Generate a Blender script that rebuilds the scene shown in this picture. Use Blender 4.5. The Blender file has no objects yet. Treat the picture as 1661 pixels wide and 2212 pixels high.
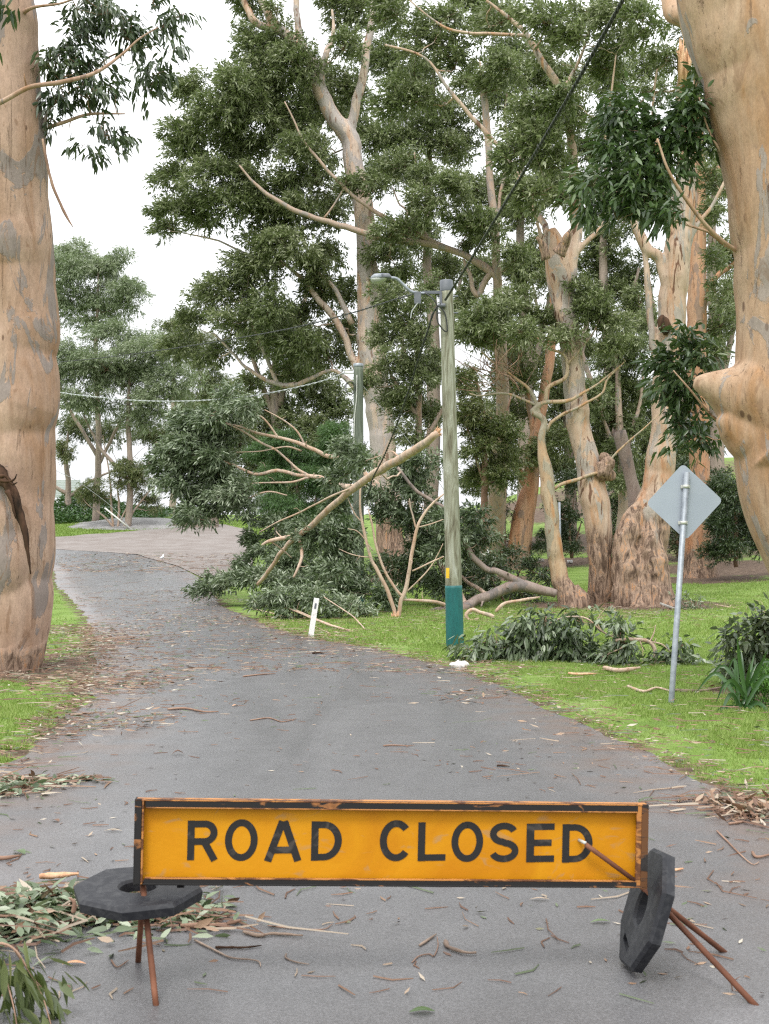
import bpy, bmesh, math, random
import numpy as np
from mathutils import Vector, Matrix, Euler

R = math.radians
S = bpy.context.scene
COL = S.collection
random.seed(4)
RNG = np.random.default_rng(11)

# ------------------------------------------------------------------ camera
F, CX, HY, CH = 2800.0, 830.5, 1210.0, 1.5      # focal length, centre column, horizon row, eye height
cam_d = bpy.data.cameras.new("camera")
cam = bpy.data.objects.new("camera", cam_d)
COL.objects.link(cam)
cam.location = (0, 0, CH)
cam.rotation_euler = (R(90), 0, 0)
cam_d.sensor_fit = 'VERTICAL'
cam_d.sensor_height = 36.0
cam_d.lens = F / 2212.0 * 36.0
cam_d.shift_y = (HY - 1106.0) / 2212.0
cam_d.clip_start = 0.05
cam_d.clip_end = 5000
cam_d.dof.use_dof = True
cam_d.dof.focus_distance = 26.0
cam_d.dof.aperture_fstop = 11.0
S.camera = cam

# ------------------------------------------------------------------ world, sun, exposure
SUN_EL, SUN_AZ = 58.0, 200.0
w = bpy.data.worlds.new("World")
S.world = w
w.use_nodes = True
nt = w.node_tree
nt.nodes.clear()
out = nt.nodes.new("ShaderNodeOutputWorld")
bg = nt.nodes.new("ShaderNodeBackground")
sky = nt.nodes.new("ShaderNodeTexSky")
sky.sky_type = 'NISHITA'
sky.sun_disc = False
sky.sun_elevation = R(SUN_EL)
sky.sun_rotation = R(SUN_AZ)
sky.air_density = 1.0
sky.dust_density = 6.0
sky.ozone_density = 0.6
hs = nt.nodes.new("ShaderNodeHueSaturation")
hs.inputs["Saturation"].default_value = 0.12
hs.inputs["Value"].default_value = 1.0
mixw = nt.nodes.new("ShaderNodeMixRGB")           # a deck of bright cloud over the clear sky
mixw.inputs[0].default_value = 0.8
tcw = nt.nodes.new("ShaderNodeTexCoord")
nzw = nt.nodes.new("ShaderNodeTexNoise")
nzw.inputs["Scale"].default_value = 2.2
nzw.inputs["Detail"].default_value = 6
crw = nt.nodes.new("ShaderNodeValToRGB")
crw.color_ramp.elements[0].position = 0.3
crw.color_ramp.elements[0].color = (10.6, 10.8, 11.2, 1)
crw.color_ramp.elements[1].position = 0.7
crw.color_ramp.elements[1].color = (12.6, 12.7, 12.8, 1)
nt.links.new(tcw.outputs["Generated"], nzw.inputs["Vector"])
nt.links.new(nzw.outputs[0], crw.inputs[0])
nt.links.new(sky.outputs[0], hs.inputs["Color"])
nt.links.new(hs.outputs[0], mixw.inputs[1])
nt.links.new(crw.outputs[0], mixw.inputs[2])
sxw = nt.nodes.new("ShaderNodeSeparateXYZ")
nt.links.new(tcw.outputs["Generated"], sxw.inputs[0])
mrw = nt.nodes.new("ShaderNodeMapRange")            # overcast sky: about 2.4 times brighter overhead than at the horizon
mrw.inputs[1].default_value = 0.0; mrw.inputs[2].default_value = 1.0
mrw.inputs[3].default_value = 0.80; mrw.inputs[4].default_value = 1.9
nt.links.new(sxw.outputs[2], mrw.inputs[0])
mlw = nt.nodes.new("ShaderNodeMixRGB"); mlw.blend_type = 'MULTIPLY'; mlw.inputs[0].default_value = 1.0
nt.links.new(mixw.outputs[0], mlw.inputs[1])
nt.links.new(mrw.outputs[0], mlw.inputs[2])
nt.links.new(mlw.outputs[0], bg.inputs[0])
bg.inputs[1].default_value = 0.12
nt.links.new(bg.outputs[0], out.inputs[0])

sun_d = bpy.data.lights.new("sun", 'SUN')
sun_d.energy = 1.5
sun_d.angle = R(14)
sun_d.color = (1.0, 0.96, 0.9)
sun = bpy.data.objects.new("sun", sun_d)
COL.objects.link(sun)
sd = Vector((math.sin(R(SUN_AZ)) * math.cos(R(SUN_EL)), math.cos(R(SUN_AZ)) * math.cos(R(SUN_EL)), math.sin(R(SUN_EL))))
sun.rotation_euler = sd.to_track_quat('Z', 'Y').to_euler()
S.view_settings.view_transform = 'Standard'
S.view_settings.look = 'None'
S.view_settings.exposure = 0.25
S.view_settings.gamma = 1.0
S.cycles.max_bounces = 8
S.cycles.diffuse_bounces = 5
S.cycles.transparent_max_bounces = 4
S.cycles.use_denoising = False
S.cycles.filter_width = 1.25
S.cycles.sample_clamp_indirect = 6

# ------------------------------------------------------------------ helpers
def A(*v): return np.array(v, float)

def unit(v):
    return v / np.maximum(np.linalg.norm(v, axis=-1, keepdims=True), 1e-9)

_py = np.linspace(-60, 2000, 8241)
_pk = [-60, 0, 16, 25, 34, 45, 55, 65, 75, 85, 95, 105, 130, 250, 2000]
_pz = [0, 0, 0, .07, .29, .58, .93, 1.48, 2.2, 3.3, 4.4, 5.2, 6.0, 6.5, 6.5]
_pp = np.interp(_py, _pk, _pz)
_kk = np.ones(17) / 17
_pp = np.convolve(np.pad(_pp, 8, mode='edge'), _kk, 'valid')

def sstep(a, b, x):
    t = np.clip((x - a) / (b - a), 0, 1)
    return t * t * (3 - 2 * t)

def gz(x, y):
    x = np.asarray(x, float); y = np.asarray(y, float)
    return np.interp(y, _py, _pp) * (1 + 0.9 * sstep(2, 28, x))

def at(px, py, Y):
    return A((px - CX) / F * Y, Y, CH - (py - HY) / F * Y)

_Ys = np.linspace(2.5, 240, 9501)
def on(px, py):
    x = (px - CX) / F * _Ys
    d = CH - (py - HY) / F * _Ys - gz(x, _Ys)
    k = int(np.argmax(d < 0)) if np.any(d < 0) else len(_Ys) - 1
    return A(x[k], _Ys[k], float(gz(x[k], _Ys[k])))

def hsh(i, j, k, seed):
    n = (i * 374761393 + j * 668265263 + k * 2147483647 + seed * 974711) & 0xffffffff
    n = ((n ^ (n >> 13)) * 1274126177) & 0xffffffff
    return ((n ^ (n >> 16)) & 0xffff) / 65535.0

def noise3(p, seed=0):
    p = np.asarray(p, float)
    i = np.floor(p).astype(np.int64)
    f = p - i
    f = f * f * (3 - 2 * f)
    r = 0
    for dx in (0, 1):
        for dy in (0, 1):
            for dz in (0, 1):
                wgt = (f[..., 0] if dx else 1 - f[..., 0]) * (f[..., 1] if dy else 1 - f[..., 1]) * (f[..., 2] if dz else 1 - f[..., 2])
                r = r + wgt * hsh(i[..., 0] + dx, i[..., 1] + dy, i[..., 2] + dz, seed)
    return r * 2 - 1

def noise2(x, y, s=1.0, seed=0):
    x = np.asarray(x, float); y = np.asarray(y, float)
    return noise3(np.stack([x * s, y * s, np.zeros_like(x) + .37], -1), seed)

def cat(pts, n):
    """Catmull-Rom resampling of a poly-line of rows (any width) to n points."""
    P = np.asarray(pts, float)
    if len(P) == 2:
        t = np.linspace(0, 1, n)[:, None]
        return P[0] * (1 - t) + P[1] * t
    Q = np.vstack([2 * P[0] - P[1], P, 2 * P[-1] - P[-2]])
    d = np.r_[0, np.cumsum(np.maximum(np.linalg.norm(np.diff(P[:, :3], axis=0), axis=1), 1e-6))]
    s = np.linspace(0, d[-1], n)
    k = np.clip(np.searchsorted(d, s, side='right') - 1, 0, len(P) - 2)
    t = ((s - d[k]) / (d[k + 1] - d[k]))[:, None]
    p0, p1, p2, p3 = Q[k], Q[k + 1], Q[k + 2], Q[k + 3]
    r = .5 * (2 * p1 + (p2 - p0) * t + (2 * p0 - 5 * p1 + 4 * p2 - p3) * t ** 2 + (3 * p1 - p0 - 3 * p2 + p3) * t ** 3)
    return r

class MB:
    """Collects pieces of geometry and links them as ONE mesh object."""
    def __init__(s):
        s.v = []; s.f = []; s.n = 0
    def add(s, v, faces, mat=0, rnd=None, smooth=True):
        v = np.asarray(v, float).reshape(-1, 3)
        if isinstance(faces, np.ndarray): faces = [faces]
        for fa in faces:
            fa = np.asarray(fa, np.int64)
            if len(fa): s.f.append((fa + s.n, mat, rnd, smooth))
        s.v.append(v); s.n += len(v)
    def tube(s, pts, rad, n=8, mat=0, bump=0, bs=1.0, seed=0, cap=True, rnd=None, samples=None, shape=None):
        P = np.asarray(pts, float)
        rad = np.broadcast_to(np.asarray(rad, float), (len(P),)) if np.ndim(rad) < 2 else rad
        if samples:
            Q = cat(np.c_[P, rad], samples); P = Q[:, :3]; rad = np.maximum(Q[:, 3], .0004)
        m = len(P)
        T = unit(np.gradient(P, axis=0))
        ref = A(1, 0, 0) if abs(T[0][0]) < .8 else A(0, 1, 0)
        N = np.zeros_like(P); N[0] = unit(ref - T[0] * ref.dot(T[0]))
        for i in range(1, m):
            q = N[i - 1] - T[i] * N[i - 1].dot(T[i])
            N[i] = unit(q)
        B = np.cross(T, N)
        a = np.linspace(0, 2 * np.pi, n, endpoint=False)
        rr = rad[:, None] * np.ones(n)
        if shape is not None: rr = rr * shape(P, a)
        V = P[:, None] + rr[..., None] * (np.cos(a)[None, :, None] * N[:, None] + np.sin(a)[None, :, None] * B[:, None])
        if bump:
            d = V - P[:, None]
            k = 1 + bump * (noise3(V * bs * A(1, 1, .45), seed) + .5 * noise3(V * bs * 2.3 * A(1, 1, .5), seed + 1) + .3 * noise3(V * bs * 5.5 * A(1, 1, .5), seed + 2))
            V = P[:, None] + d * k[..., None]
        i = np.arange(m - 1)[:, None] * n + np.arange(n)[None]
        j = np.arange(m - 1)[:, None] * n + (np.arange(n)[None] + 1) % n
        q = np.stack([i, j, j + n, i + n], -1).reshape(-1, 4)
        fs = [q]
        V = V.reshape(-1, 3)
        if cap:
            V = np.vstack([V, P[0], P[-1]])
            k = np.arange(n)
            fs.append(np.stack([(k + 1) % n, k, np.full(n, m * n)], -1))
            fs.append(np.stack([(m - 1) * n + k, (m - 1) * n + (k + 1) % n, np.full(n, m * n + 1)], -1))
        s.add(V, fs, mat, rnd)
        return V
    def box(s, c, size, M=None, mat=0):
        h = np.asarray(size, float) / 2
        v = np.array([[x, y, z] for x in (-1, 1) for y in (-1, 1) for z in (-1, 1)], float) * h + np.asarray(c, float)
        if M is not None: v = v @ np.asarray(M, float).T
        f = np.array([[0, 1, 3, 2], [4, 6, 7, 5], [0, 4, 5, 1], [2, 3, 7, 6], [0, 2, 6, 4], [1, 5, 7, 3]])
        s.add(v, f, mat, smooth=False)
    def build(s, name, mats, parent=None, origin=None, bevel=0):
        V = np.vstack(s.v)
        if origin is not None: V = V - np.asarray(origin, float)
        me = bpy.data.meshes.new(name)
        nl = sum(f.size for f, _, _, _ in s.f); nf = sum(len(f) for f, _, _, _ in s.f)
        me.vertices.add(len(V)); me.loops.add(nl); me.polygons.add(nf)
        me.vertices.foreach_set("co", V.astype(np.float32).ravel())
        me.loops.foreach_set("vertex_index", np.concatenate([f.ravel() for f, _, _, _ in s.f]).astype(np.int32))
        tot = np.concatenate([np.full(len(f), f.shape[1]) for f, _, _, _ in s.f])
        me.polygons.foreach_set("loop_start", np.r_[0, np.cumsum(tot)[:-1]].astype(np.int32))
        me.polygons.foreach_set("material_index", np.concatenate([np.full(len(f), m) for f, m, _, _ in s.f]).astype(np.int32))
        me.polygons.foreach_set("use_smooth", np.concatenate([np.full(len(f), sm) for f, _, _, sm in s.f]))
        if any(r is not None for _, _, r, _ in s.f):
            at_ = me.attributes.new("rnd", 'FLOAT', 'FACE')
            at_.data.foreach_set("value", np.concatenate([np.broadcast_to(np.asarray(.5 if r is None else r, float), (len(f),)) for f, _, r, _ in s.f]).astype(np.float32))
        me.update(calc_edges=True)
        for m in (mats if isinstance(mats, (list, tuple)) else [mats]): me.materials.append(m)
        o = bpy.data.objects.new(name, me)
        COL.objects.link(o)
        if parent is not None: o.parent = parent
        elif origin is not None: o.location = origin
        if bevel:
            b = o.modifiers.new("bevel", 'BEVEL'); b.width = bevel; b.segments = 2; b.limit_method = 'ANGLE'
        return o

def tag(o, label=None, cat_=None, group=None, kind=None):
    if label: o["label"] = label
    if cat_: o["category"] = cat_
    if group: o["group"] = group
    if kind: o["kind"] = kind
    return o

def thing(name, loc, label, cat_, group=None):
    o = bpy.data.objects.new(name, None)
    COL.objects.link(o)
    o.location = tuple(float(x) for x in loc)
    o.empty_display_size = .2
    return tag(o, label, cat_, group)

# ------------------------------------------------------------------ materials
class NT:
    def __init__(s, name):
        s.m = bpy.data.materials.new(name); s.m.use_nodes = True
        s.t = s.m.node_tree; s.t.nodes.clear()
        s.o = s.t.nodes.new("ShaderNodeOutputMaterial")
        s.p = s.t.nodes.new("ShaderNodeBsdfPrincipled")
        s.t.links.new(s.p.outputs[0], s.o.inputs[0])
        s.co = None
    def n(s, kind, **kw):
        k = s.t.nodes.new("ShaderNode" + kind)
        for a, b in kw.items(): setattr(k, a, b)
        return k
    def l(s, a, b): s.t.links.new(a, b)
    def coord(s, scale=(1, 1, 1), rot=(0, 0, 0)):
        if s.co is None: s.co = s.n("TexCoord")
        mp = s.n("Mapping"); mp.inputs["Scale"].default_value = scale; mp.inputs["Rotation"].default_value = rot
        s.l(s.co.outputs["Object"], mp.inputs["Vector"])
        return mp.outputs[0]
    def noise(s, sc, det=4, scale=(1, 1, 1), dist=0.0, rough=.55):
        k = s.n("TexNoise"); k.inputs["Scale"].default_value = sc; k.inputs["Detail"].default_value = det
        k.inputs["Distortion"].default_value = dist; k.inputs["Roughness"].default_value = rough
        s.l(s.coord(scale), k.inputs["Vector"]); return k.outputs[0]
    def voro(s, sc, scale=(1, 1, 1), feat='F1'):
        k = s.n("TexVoronoi"); k.feature = feat; k.inputs["Scale"].default_value = sc
        s.l(s.coord(scale), k.inputs["Vector"]); return k.outputs["Distance"]
    def ramp(s, x, *st, interp='LINEAR'):
        k = s.n("ValToRGB"); cr = k.color_ramp; cr.interpolation = interp
        while len(cr.elements) < len(st): cr.elements.new(.5)
        for e, (p, c) in zip(cr.elements, st):
            e.position = p; e.color = (c, c, c, 1) if np.ndim(c) == 0 else (*c, 1)
        s.l(x, k.inputs[0]); return k.outputs[0]
    def mix(s, f, a, b, mode='MIX'):
        k = s.n("MixRGB", blend_type=mode)
        for i, x in enumerate((f, a, b)):
            if hasattr(x, "links"): s.l(x, k.inputs[i])
            else: k.inputs[i].default_value = x if i == 0 else ((*x, 1) if np.ndim(x) else (x, x, x, 1))
        return k.outputs[0]
    def attr(s, name):
        k = s.n("Attribute"); k.attribute_name = name; return k.outputs["Fac"]
    def math(s, op, a, b=0.0):
        k = s.n("Math", operation=op)
        for i, x in enumerate((a, b)):
            if hasattr(x, "links"): s.l(x, k.inputs[i])
            else: k.inputs[i].default_value = x
        return k.outputs[0]
    def set(s, col=None, rough=.7, spec=.3, metal=0, bump=None, bstr=.4, bdist=.02):
        def put(x, i):
            if hasattr(x, "links"): s.l(x, s.p.inputs[i])
            else: s.p.inputs[i].default_value = (*x, 1) if np.ndim(x) else x
        put(col, "Base Color"); put(rough, "Roughness"); put(spec, "Specular IOR Level"); put(metal, "Metallic")
        if bump is not None:
            b = s.n("Bump"); b.inputs["Strength"].default_value = bstr; b.inputs["Distance"].default_value = bdist
            s.l(bump, b.inputs["Height"]); s.l(b.outputs[0], s.p.inputs["Normal"])
        return s.m

def leaf_mat(name, cols, trans=(.10, .16, .03), tf=.34, rough=.36, spec=.6):
    k = NT(name)
    st = [(i / (len(cols) - 1), c) for i, c in enumerate(cols)]
    c = k.ramp(k.attr("rnd"), *st)
    k.set(c, rough, spec)
    tr = k.n("BsdfTranslucent")
    k.l(k.mix(.6, c, trans), tr.inputs[0])
    mx = k.n("MixShader"); mx.inputs[0].default_value = tf
    k.l(k.p.outputs[0], mx.inputs[1]); k.l(tr.outputs[0], mx.inputs[2]); k.l(mx.outputs[0], k.o.inputs[0])
    return k.m

M = {}
G1, G2, G3, G4 = (.066, .088, .034), (.155, .188, .08), (.255, .285, .145), (.48, .50, .34)
M['leaf'] = leaf_mat("gum_leaf", [G1, G2, G2, G3, G3, G4])
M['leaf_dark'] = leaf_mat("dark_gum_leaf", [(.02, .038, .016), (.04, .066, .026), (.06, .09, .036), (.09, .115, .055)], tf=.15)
M['leaf_fresh'] = leaf_mat("glossy_gum_leaf", [(.028, .058, .02), (.055, .10, .032), (.08, .13, .045), (.15, .20, .09)], tf=.22, rough=.35)
M['leaf_grey'] = leaf_mat("fallen_gum_leaf", [(.04, .065, .028), (.085, .12, .058), (.14, .185, .10), (.24, .29, .185), (.36, .40, .29)], tf=.2)
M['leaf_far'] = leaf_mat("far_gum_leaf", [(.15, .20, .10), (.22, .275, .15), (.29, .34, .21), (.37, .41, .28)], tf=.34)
M['leaf_fern'] = leaf_mat("feathery_leaf", [(.06, .12, .04), (.10, .19, .065), (.14, .24, .08)], tf=.3)
M['leaf_olive'] = leaf_mat("olive_leaf", [(.07, .095, .03), (.12, .15, .05), (.17, .19, .075), (.21, .20, .09)], tf=.28)
M['strap'] = leaf_mat("strap_leaf", [(.025, .07, .018), (.05, .12, .03), (.09, .17, .05)], tf=.18, rough=.35)
M['fluffy'] = leaf_mat("soft_weed_leaf", [(.08, .20, .03), (.12, .27, .05), (.16, .32, .07)], tf=.3)
M['blade'] = leaf_mat("grass_blade", [(.10, .155, .03), (.165, .24, .052), (.225, .305, .078), (.30, .345, .125), (.36, .33, .19)], trans=(.2, .35, .04), tf=.3, rough=.5, spec=.2)
M['litter'] = leaf_mat("dead_leaf", [(.07, .10, .045), (.11, .14, .075), (.17, .085, .045), (.12, .06, .035), (.28, .17, .10), (.33, .26, .19), (.42, .38, .31)], trans=(.15, .1, .04), tf=.08, rough=.6)

def bark(name, c1=(.50, .325, .215), c2=(.33, .28, .255), c3=(.43, .235, .115), rough_h=0.0, gcut=(.56, .58), brown=(.20, .115, .07), sc=1.0, spots=.0, cream=(.56, .405, .295), flake=None, crack=.3):
    k = NT(name)
    big = k.noise(1.6 * sc, 9, (1, 1, .33), 1.2, .58)
    streak = k.noise(2.6 * sc, 9, (1, 1, .16), .6, .6)
    base = k.ramp(streak, (.30, c3), (.45, c1), (.60, cream), (.75, c1))
    grey = k.ramp(big, (gcut[0], 0.0), (gcut[1], 1.0))
    base = k.mix(grey, base, c2)
    fine = k.noise(16 * sc, 5, (1, 1, .35))
    base = k.mix(.55, base, k.ramp(fine, (.3, .72), (.7, 1.12)), 'MULTIPLY')
    vo = k.voro(5.5 * sc, (1, 1, .42))
    spot = k.math('MULTIPLY', k.ramp(vo, (.06 + spots, 1.0), (.12 + spots, 0.0)), k.ramp(k.noise(2.3, 2), (.45, 0.0), (.6, 1.0)))
    base = k.mix(k.math('MULTIPLY', spot, .8), base, (.10, .055, .035))
    bumpsrc = k.math('ADD', k.math('MULTIPLY', fine, .5), k.math('MULTIPLY', grey, .25))
    fl = k.ramp(k.noise(3.4 * sc, 7, (1, 1, .26), 2.0), (.60, 0.0), (.635, 1.0))
    cr = k.ramp(k.noise(7 * sc, 8, (1.6, 1.6, .09), .5, .7), (.34, 1.0), (.40, 0.0))
    base = k.mix(k.math('MULTIPLY', cr, crack), base, (.13, .08, .055))
    grain = k.noise(60 * sc, 3, (1, 1, .5))
    base = k.mix(.35, base, k.ramp(grain, (.3, .65), (.7, 1.3)), 'MULTIPLY')
    bumpsrc = k.math('SUBTRACT', bumpsrc, k.math('MULTIPLY', cr, .5))
    if flake: base = k.mix(k.math('MULTIPLY', fl, flake), base, brown)
    if rough_h:
        sx = k.n("SeparateXYZ"); k.l(k.co.outputs["Object"], sx.inputs[0])
        h = k.math('ADD', k.math('DIVIDE', sx.outputs[2], rough_h), k.math('MULTIPLY', k.math('SUBTRACT', k.noise(1.8, 5, (1, 1, .3), 1.0), .5), 1.5))
        fac = k.ramp(h, (.75, 1.0), (1.15, 0.0))
        fib = k.noise(7, 8, (1, 1, .22), 1.5, .7)
        rb = k.ramp(fib, (.34, (.05, .033, .025)), (.45, (.16, .105, .075)), (.55, (.33, .235, .175)), (.66, (.43, .22, .105)))
        base = k.mix(fac, base, rb)
        bumpsrc = k.math('ADD', bumpsrc, k.math('MULTIPLY', k.math('MULTIPLY', fac, fib), 3.0))
    return k.set(base, .75, .2, bump=bumpsrc, bstr=.55, bdist=.03)

M['bark_near'] = bark("smooth_pink_bark", c1=(.345, .225, .16), c2=(.245, .20, .18), c3=(.295, .165, .09), cream=(.41, .285, .215), sc=1.0, gcut=(.55, .56), rough_h=.4, flake=.6, crack=.6)
M['bark_right'] = bark("smooth_tan_bark", c1=(.38, .25, .16), c2=(.30, .25, .215), c3=(.33, .18, .085), cream=(.43, .305, .21), sc=1.1, gcut=(.575, .586), spots=.06, crack=.6, flake=.4)
M['bark_a'] = bark("pale_gum_bark", c1=(.50, .375, .30), c2=(.40, .35, .325), c3=(.46, .24, .12), rough_h=2.6, flake=.75, cream=(.56, .45, .375), gcut=(.5, .53), brown=(.15, .075, .045))
M['bark_b'] = bark("cluster_gum_bark", c1=(.43, .305, .22), c2=(.35, .305, .265), c3=(.41, .20, .085), rough_h=2.0, flake=.9, cream=(.49, .385, .30), gcut=(.53, .55), brown=(.12, .058, .034), crack=.8)
M['bark_twist'] = bark("twisted_gum_bark", c1=(.40, .28, .175), c2=(.32, .28, .21), c3=(.41, .20, .08), rough_h=.8, flake=.8, cream=(.42, .33, .23), gcut=(.52, .56), sc=1.4)
M['bark_c'] = bark('broken_top_gum_bark', c1=(.43, .305, .22), c2=(.35, .305, .265), c3=(.41, .185, .08), rough_h=2.8, flake=.95, cream=(.49, .38, .30), gcut=(.53, .55), brown=(.12, .058, .034), crack=.8)
M['bark_rough'] = bark("burl_bark", c1=(.43, .30, .22), c2=(.33, .265, .215), c3=(.42, .20, .10), rough_h=2.4, flake=.9, sc=1.6, cream=(.46, .35, .27))
M['bark_burl'] = bark("dark_burl_bark", rough_h=60, sc=2.0)
M['bark_red'] = bark("red_gum_bark", c1=(.40, .21, .12), c2=(.27, .185, .14), c3=(.36, .15, .07), rough_h=1.0, flake=.9, cream=(.43, .27, .175))
M['bark_branch'] = bark("branch_bark", c1=(.40, .30, .24), c2=(.30, .26, .235), c3=(.38, .235, .15), sc=2.2, cream=(.39, .30, .245))
M['bark_fallen'] = bark("fallen_branch_bark", c1=(.47, .335, .25), c2=(.39, .31, .25), c3=(.42, .25, .15), sc=2.0, cream=(.54, .42, .33))
M['bark_grey'] = bark("grey_log_bark", c1=(.235, .18, .155), c2=(.18, .155, .145), c3=(.22, .15, .115), sc=1.6, cream=(.29, .235, .205))
M['bark_far'] = bark("far_trunk_bark", c1=(.30, .24, .20), c2=(.23, .195, .175), c3=(.27, .19, .14), sc=1.2, cream=(.34, .275, .23))
k = NT("dark_hollow"); M['hollow'] = k.set(k.ramp(k.noise(9, 4, (1, 1, .3)), (.35, (.02, .014, .01)), (.7, (.10, .055, .035))), .9, .1)
k = NT("splintered_wood"); M['splinter'] = k.set(k.ramp(k.noise(14, 5, (1, 1, .2)), (.3, (.36, .17, .09)), (.5, (.60, .36, .22)), (.7, (.68, .48, .32))), .8, .2, bump=k.noise(30, 4), bstr=.5)
k = NT("twig_bark"); M['twig'] = k.set(k.ramp(k.noise(2.3, 3), (.35, (.15, .085, .055)), (.55, (.27, .165, .115)), (.7, (.35, .235, .165))), .7, .3)
k = NT("dead_twig"); M['twig_grey'] = k.set(k.ramp(k.noise(4, 4), (.35, (.13, .095, .075)), (.55, (.24, .18, .14)), (.7, (.36, .28, .22))), .8, .2)

k = NT("asphalt_surface")
ag = k.noise(110, 4, rough=.75); am = k.noise(.8, 7, (1.3, .22, 1), 1.0); as_ = k.noise(3.2, 6)
c = k.ramp(am, (.30, (.082, .081, .084)), (.5, (.104, .103, .107)), (.70, (.126, .125, .129)))
c = k.mix(.75, c, k.ramp(ag, (.34, .62), (.5, 1.0), (.66, 1.55)), 'MULTIPLY')
c = k.mix(.4, c, k.ramp(as_, (.35, .82), (.65, 1.14)), 'MULTIPLY')
c = k.mix(k.math('MULTIPLY', k.attr("edge"), k.ramp(k.noise(2.2, 5), (.38, 0.0), (.62, 1.0))), c, (.13, .09, .072))
M['asphalt'] = k.set(c, .38, .6, bump=ag, bstr=.25, bdist=.006)
k = NT("gravel_surface")
gg = k.noise(26, 4); gm = k.noise(.8, 6)
c = k.mix(.6, k.ramp(gm, (.35, (.185, .158, .143)), (.65, (.235, .212, .198))), k.ramp(gg, (.3, .7), (.7, 1.25)), 'MULTIPLY')
M['gravel'] = k.set(c, .85, .2, bump=gg, bstr=.5)
k = NT("turf_ground")
tn = k.noise(1.1, 7); tf = k.noise(22, 4)
gc = k.ramp(tn, (.32, (.095, .155, .03)), (.5, (.14, .215, .045)), (.68, (.185, .25, .075)))
gc = k.mix(.5, gc, k.ramp(tf, (.3, .65), (.7, 1.3)), 'MULTIPLY')
dc = k.ramp(k.noise(7, 6), (.35, (.065, .045, .033)), (.55, (.115, .08, .057)), (.7, (.17, .125, .09)))
fac = k.ramp(k.math('ADD', k.attr("dirt"), k.math('MULTIPLY', k.math('SUBTRACT', k.noise(3.1, 6), .5), .9)), (.42, 0.0), (.56, 1.0))
M['turf'] = k.set(k.mix(fac, gc, dc), .9, .15, bump=tf, bstr=.6, bdist=.03)

k = NT("sign_yellow")
ys = k.noise(3.0, 6, (1, 1, 1), 1.2); yf = k.noise(40, 3)
c = k.ramp(ys, (.3, (.48, .185, .003)), (.5, (.54, .228, .004)), (.7, (.58, .262, .007)))
sc_ = k.ramp(k.noise(5.5, 9, (1, 1, 2.2), 2.5), (.60, 0.0), (.70, 1.0))
c = k.mix(k.math('MULTIPLY', sc_, .6), c, (.36, .22, .10))
M['yellow'] = k.set(c, .5, .22, bump=yf, bstr=.05)
k = NT("sign_black_letters")
c = k.mix(k.math('MULTIPLY', k.ramp(k.noise(7, 8, (1, 1, 1), 2.0), (.58, 0.0), (.68, 1.0)), .35), (.017, .016, .016), (.13, .11, .09))
M['letter'] = k.set(c, .45, .35)
def worn(name, base, chip, lo=.60, hi=.64, sc=18, rough=.6):
    k = NT(name)
    f1 = k.ramp(k.noise(sc, 7, (.35, 1, 1), 1.0), (lo, 0.0), (hi, 1.0))
    c = k.mix(f1, base, k.ramp(k.noise(60, 4), (.35, chip), (.65, tuple(min(1, x * 1.6) for x in chip))))
    return k.set(c, rough, .3, bump=f1, bstr=.3, bdist=.003)
M['black_frame'] = worn("worn_black_paint", (.016, .015, .015), (.20, .085, .03))
M['rust_yellow'] = worn("rusty_yellow_edge", (.42, .18, .05), (.09, .036, .016), .48, .56)
M['rust_edge'] = worn("rusty_black_edge", (.12, .052, .02), (.02, .017, .016), .47, .53, 14)
k = NT("rusty_steel")
rn = k.noise(22, 6)
M['rust'] = k.set(k.mix(.5, k.ramp(k.noise(5, 5), (.35, (.085, .032, .017)), (.6, (.15, .058, .03)), (.75, (.22, .10, .06))), k.ramp(rn, (.3, .6), (.7, 1.4)), 'MULTIPLY'), .75, .3, bump=rn, bstr=.4, bdist=.002)
k = NT("dusty_rubber")
d1 = k.ramp(k.noise(22, 8, (1, 1, 1), 1.2), (.45, 0.0), (.72, 1.0))
M['rubber'] = k.set(k.mix(k.math('MULTIPLY', d1, .4), (.013, .014, .018), (.075, .076, .078)), .6, .35, bump=k.noise(50, 4), bstr=.25, bdist=.003)
k = NT("pole_timber")
pn = k.noise(2.6, 8, (3.2, 3.2, .5), 1.2, .62); pf = k.noise(20, 6, (5, 5, .2))
c = k.ramp(pn, (.33, (.07, .06, .042)), (.41, (.155, .145, .10)), (.50, (.235, .235, .17)), (.60, (.32, .33, .26)), (.72, (.42, .43, .37)))
c = k.mix(.6, c, k.ramp(pf, (.3, .6), (.7, 1.25)), 'MULTIPLY')
M['timber'] = k.set(c, .85, .2, bump=pf, bstr=.5, bdist=.01)
k = NT("green_treated_timber")
pn = k.noise(3.0, 7, (4, 4, .4), .8)
M['timber_green'] = k.set(k.ramp(pn, (.3, (.055, .062, .048)), (.5, (.12, .14, .11)), (.7, (.20, .22, .18))), .85, .2)
k = NT("teal_paint")
M['teal'] = k.set(k.mix(.4, k.ramp(k.noise(4, 6, (3, 3, .6)), (.3, (.006, .085, .085)), (.7, (.012, .13, .125))), k.ramp(k.noise(30, 4), (.3, .7), (.7, 1.2)), 'MULTIPLY'), .5, .4, bump=k.noise(14, 5, (3, 3, .5)), bstr=.3)
k = NT("galvanised_steel")
M['galv'] = k.set(k.ramp(k.noise(14, 5), (.3, (.20, .225, .255)), (.7, (.34, .37, .40))), .5, .5, metal=.35)
k = NT("sign_back_aluminium")
M['alu'] = k.set(k.ramp(k.noise(2.2, 5), (.35, (.30, .335, .395)), (.65, (.34, .375, .43))), .45, .4, metal=.15)
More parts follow.
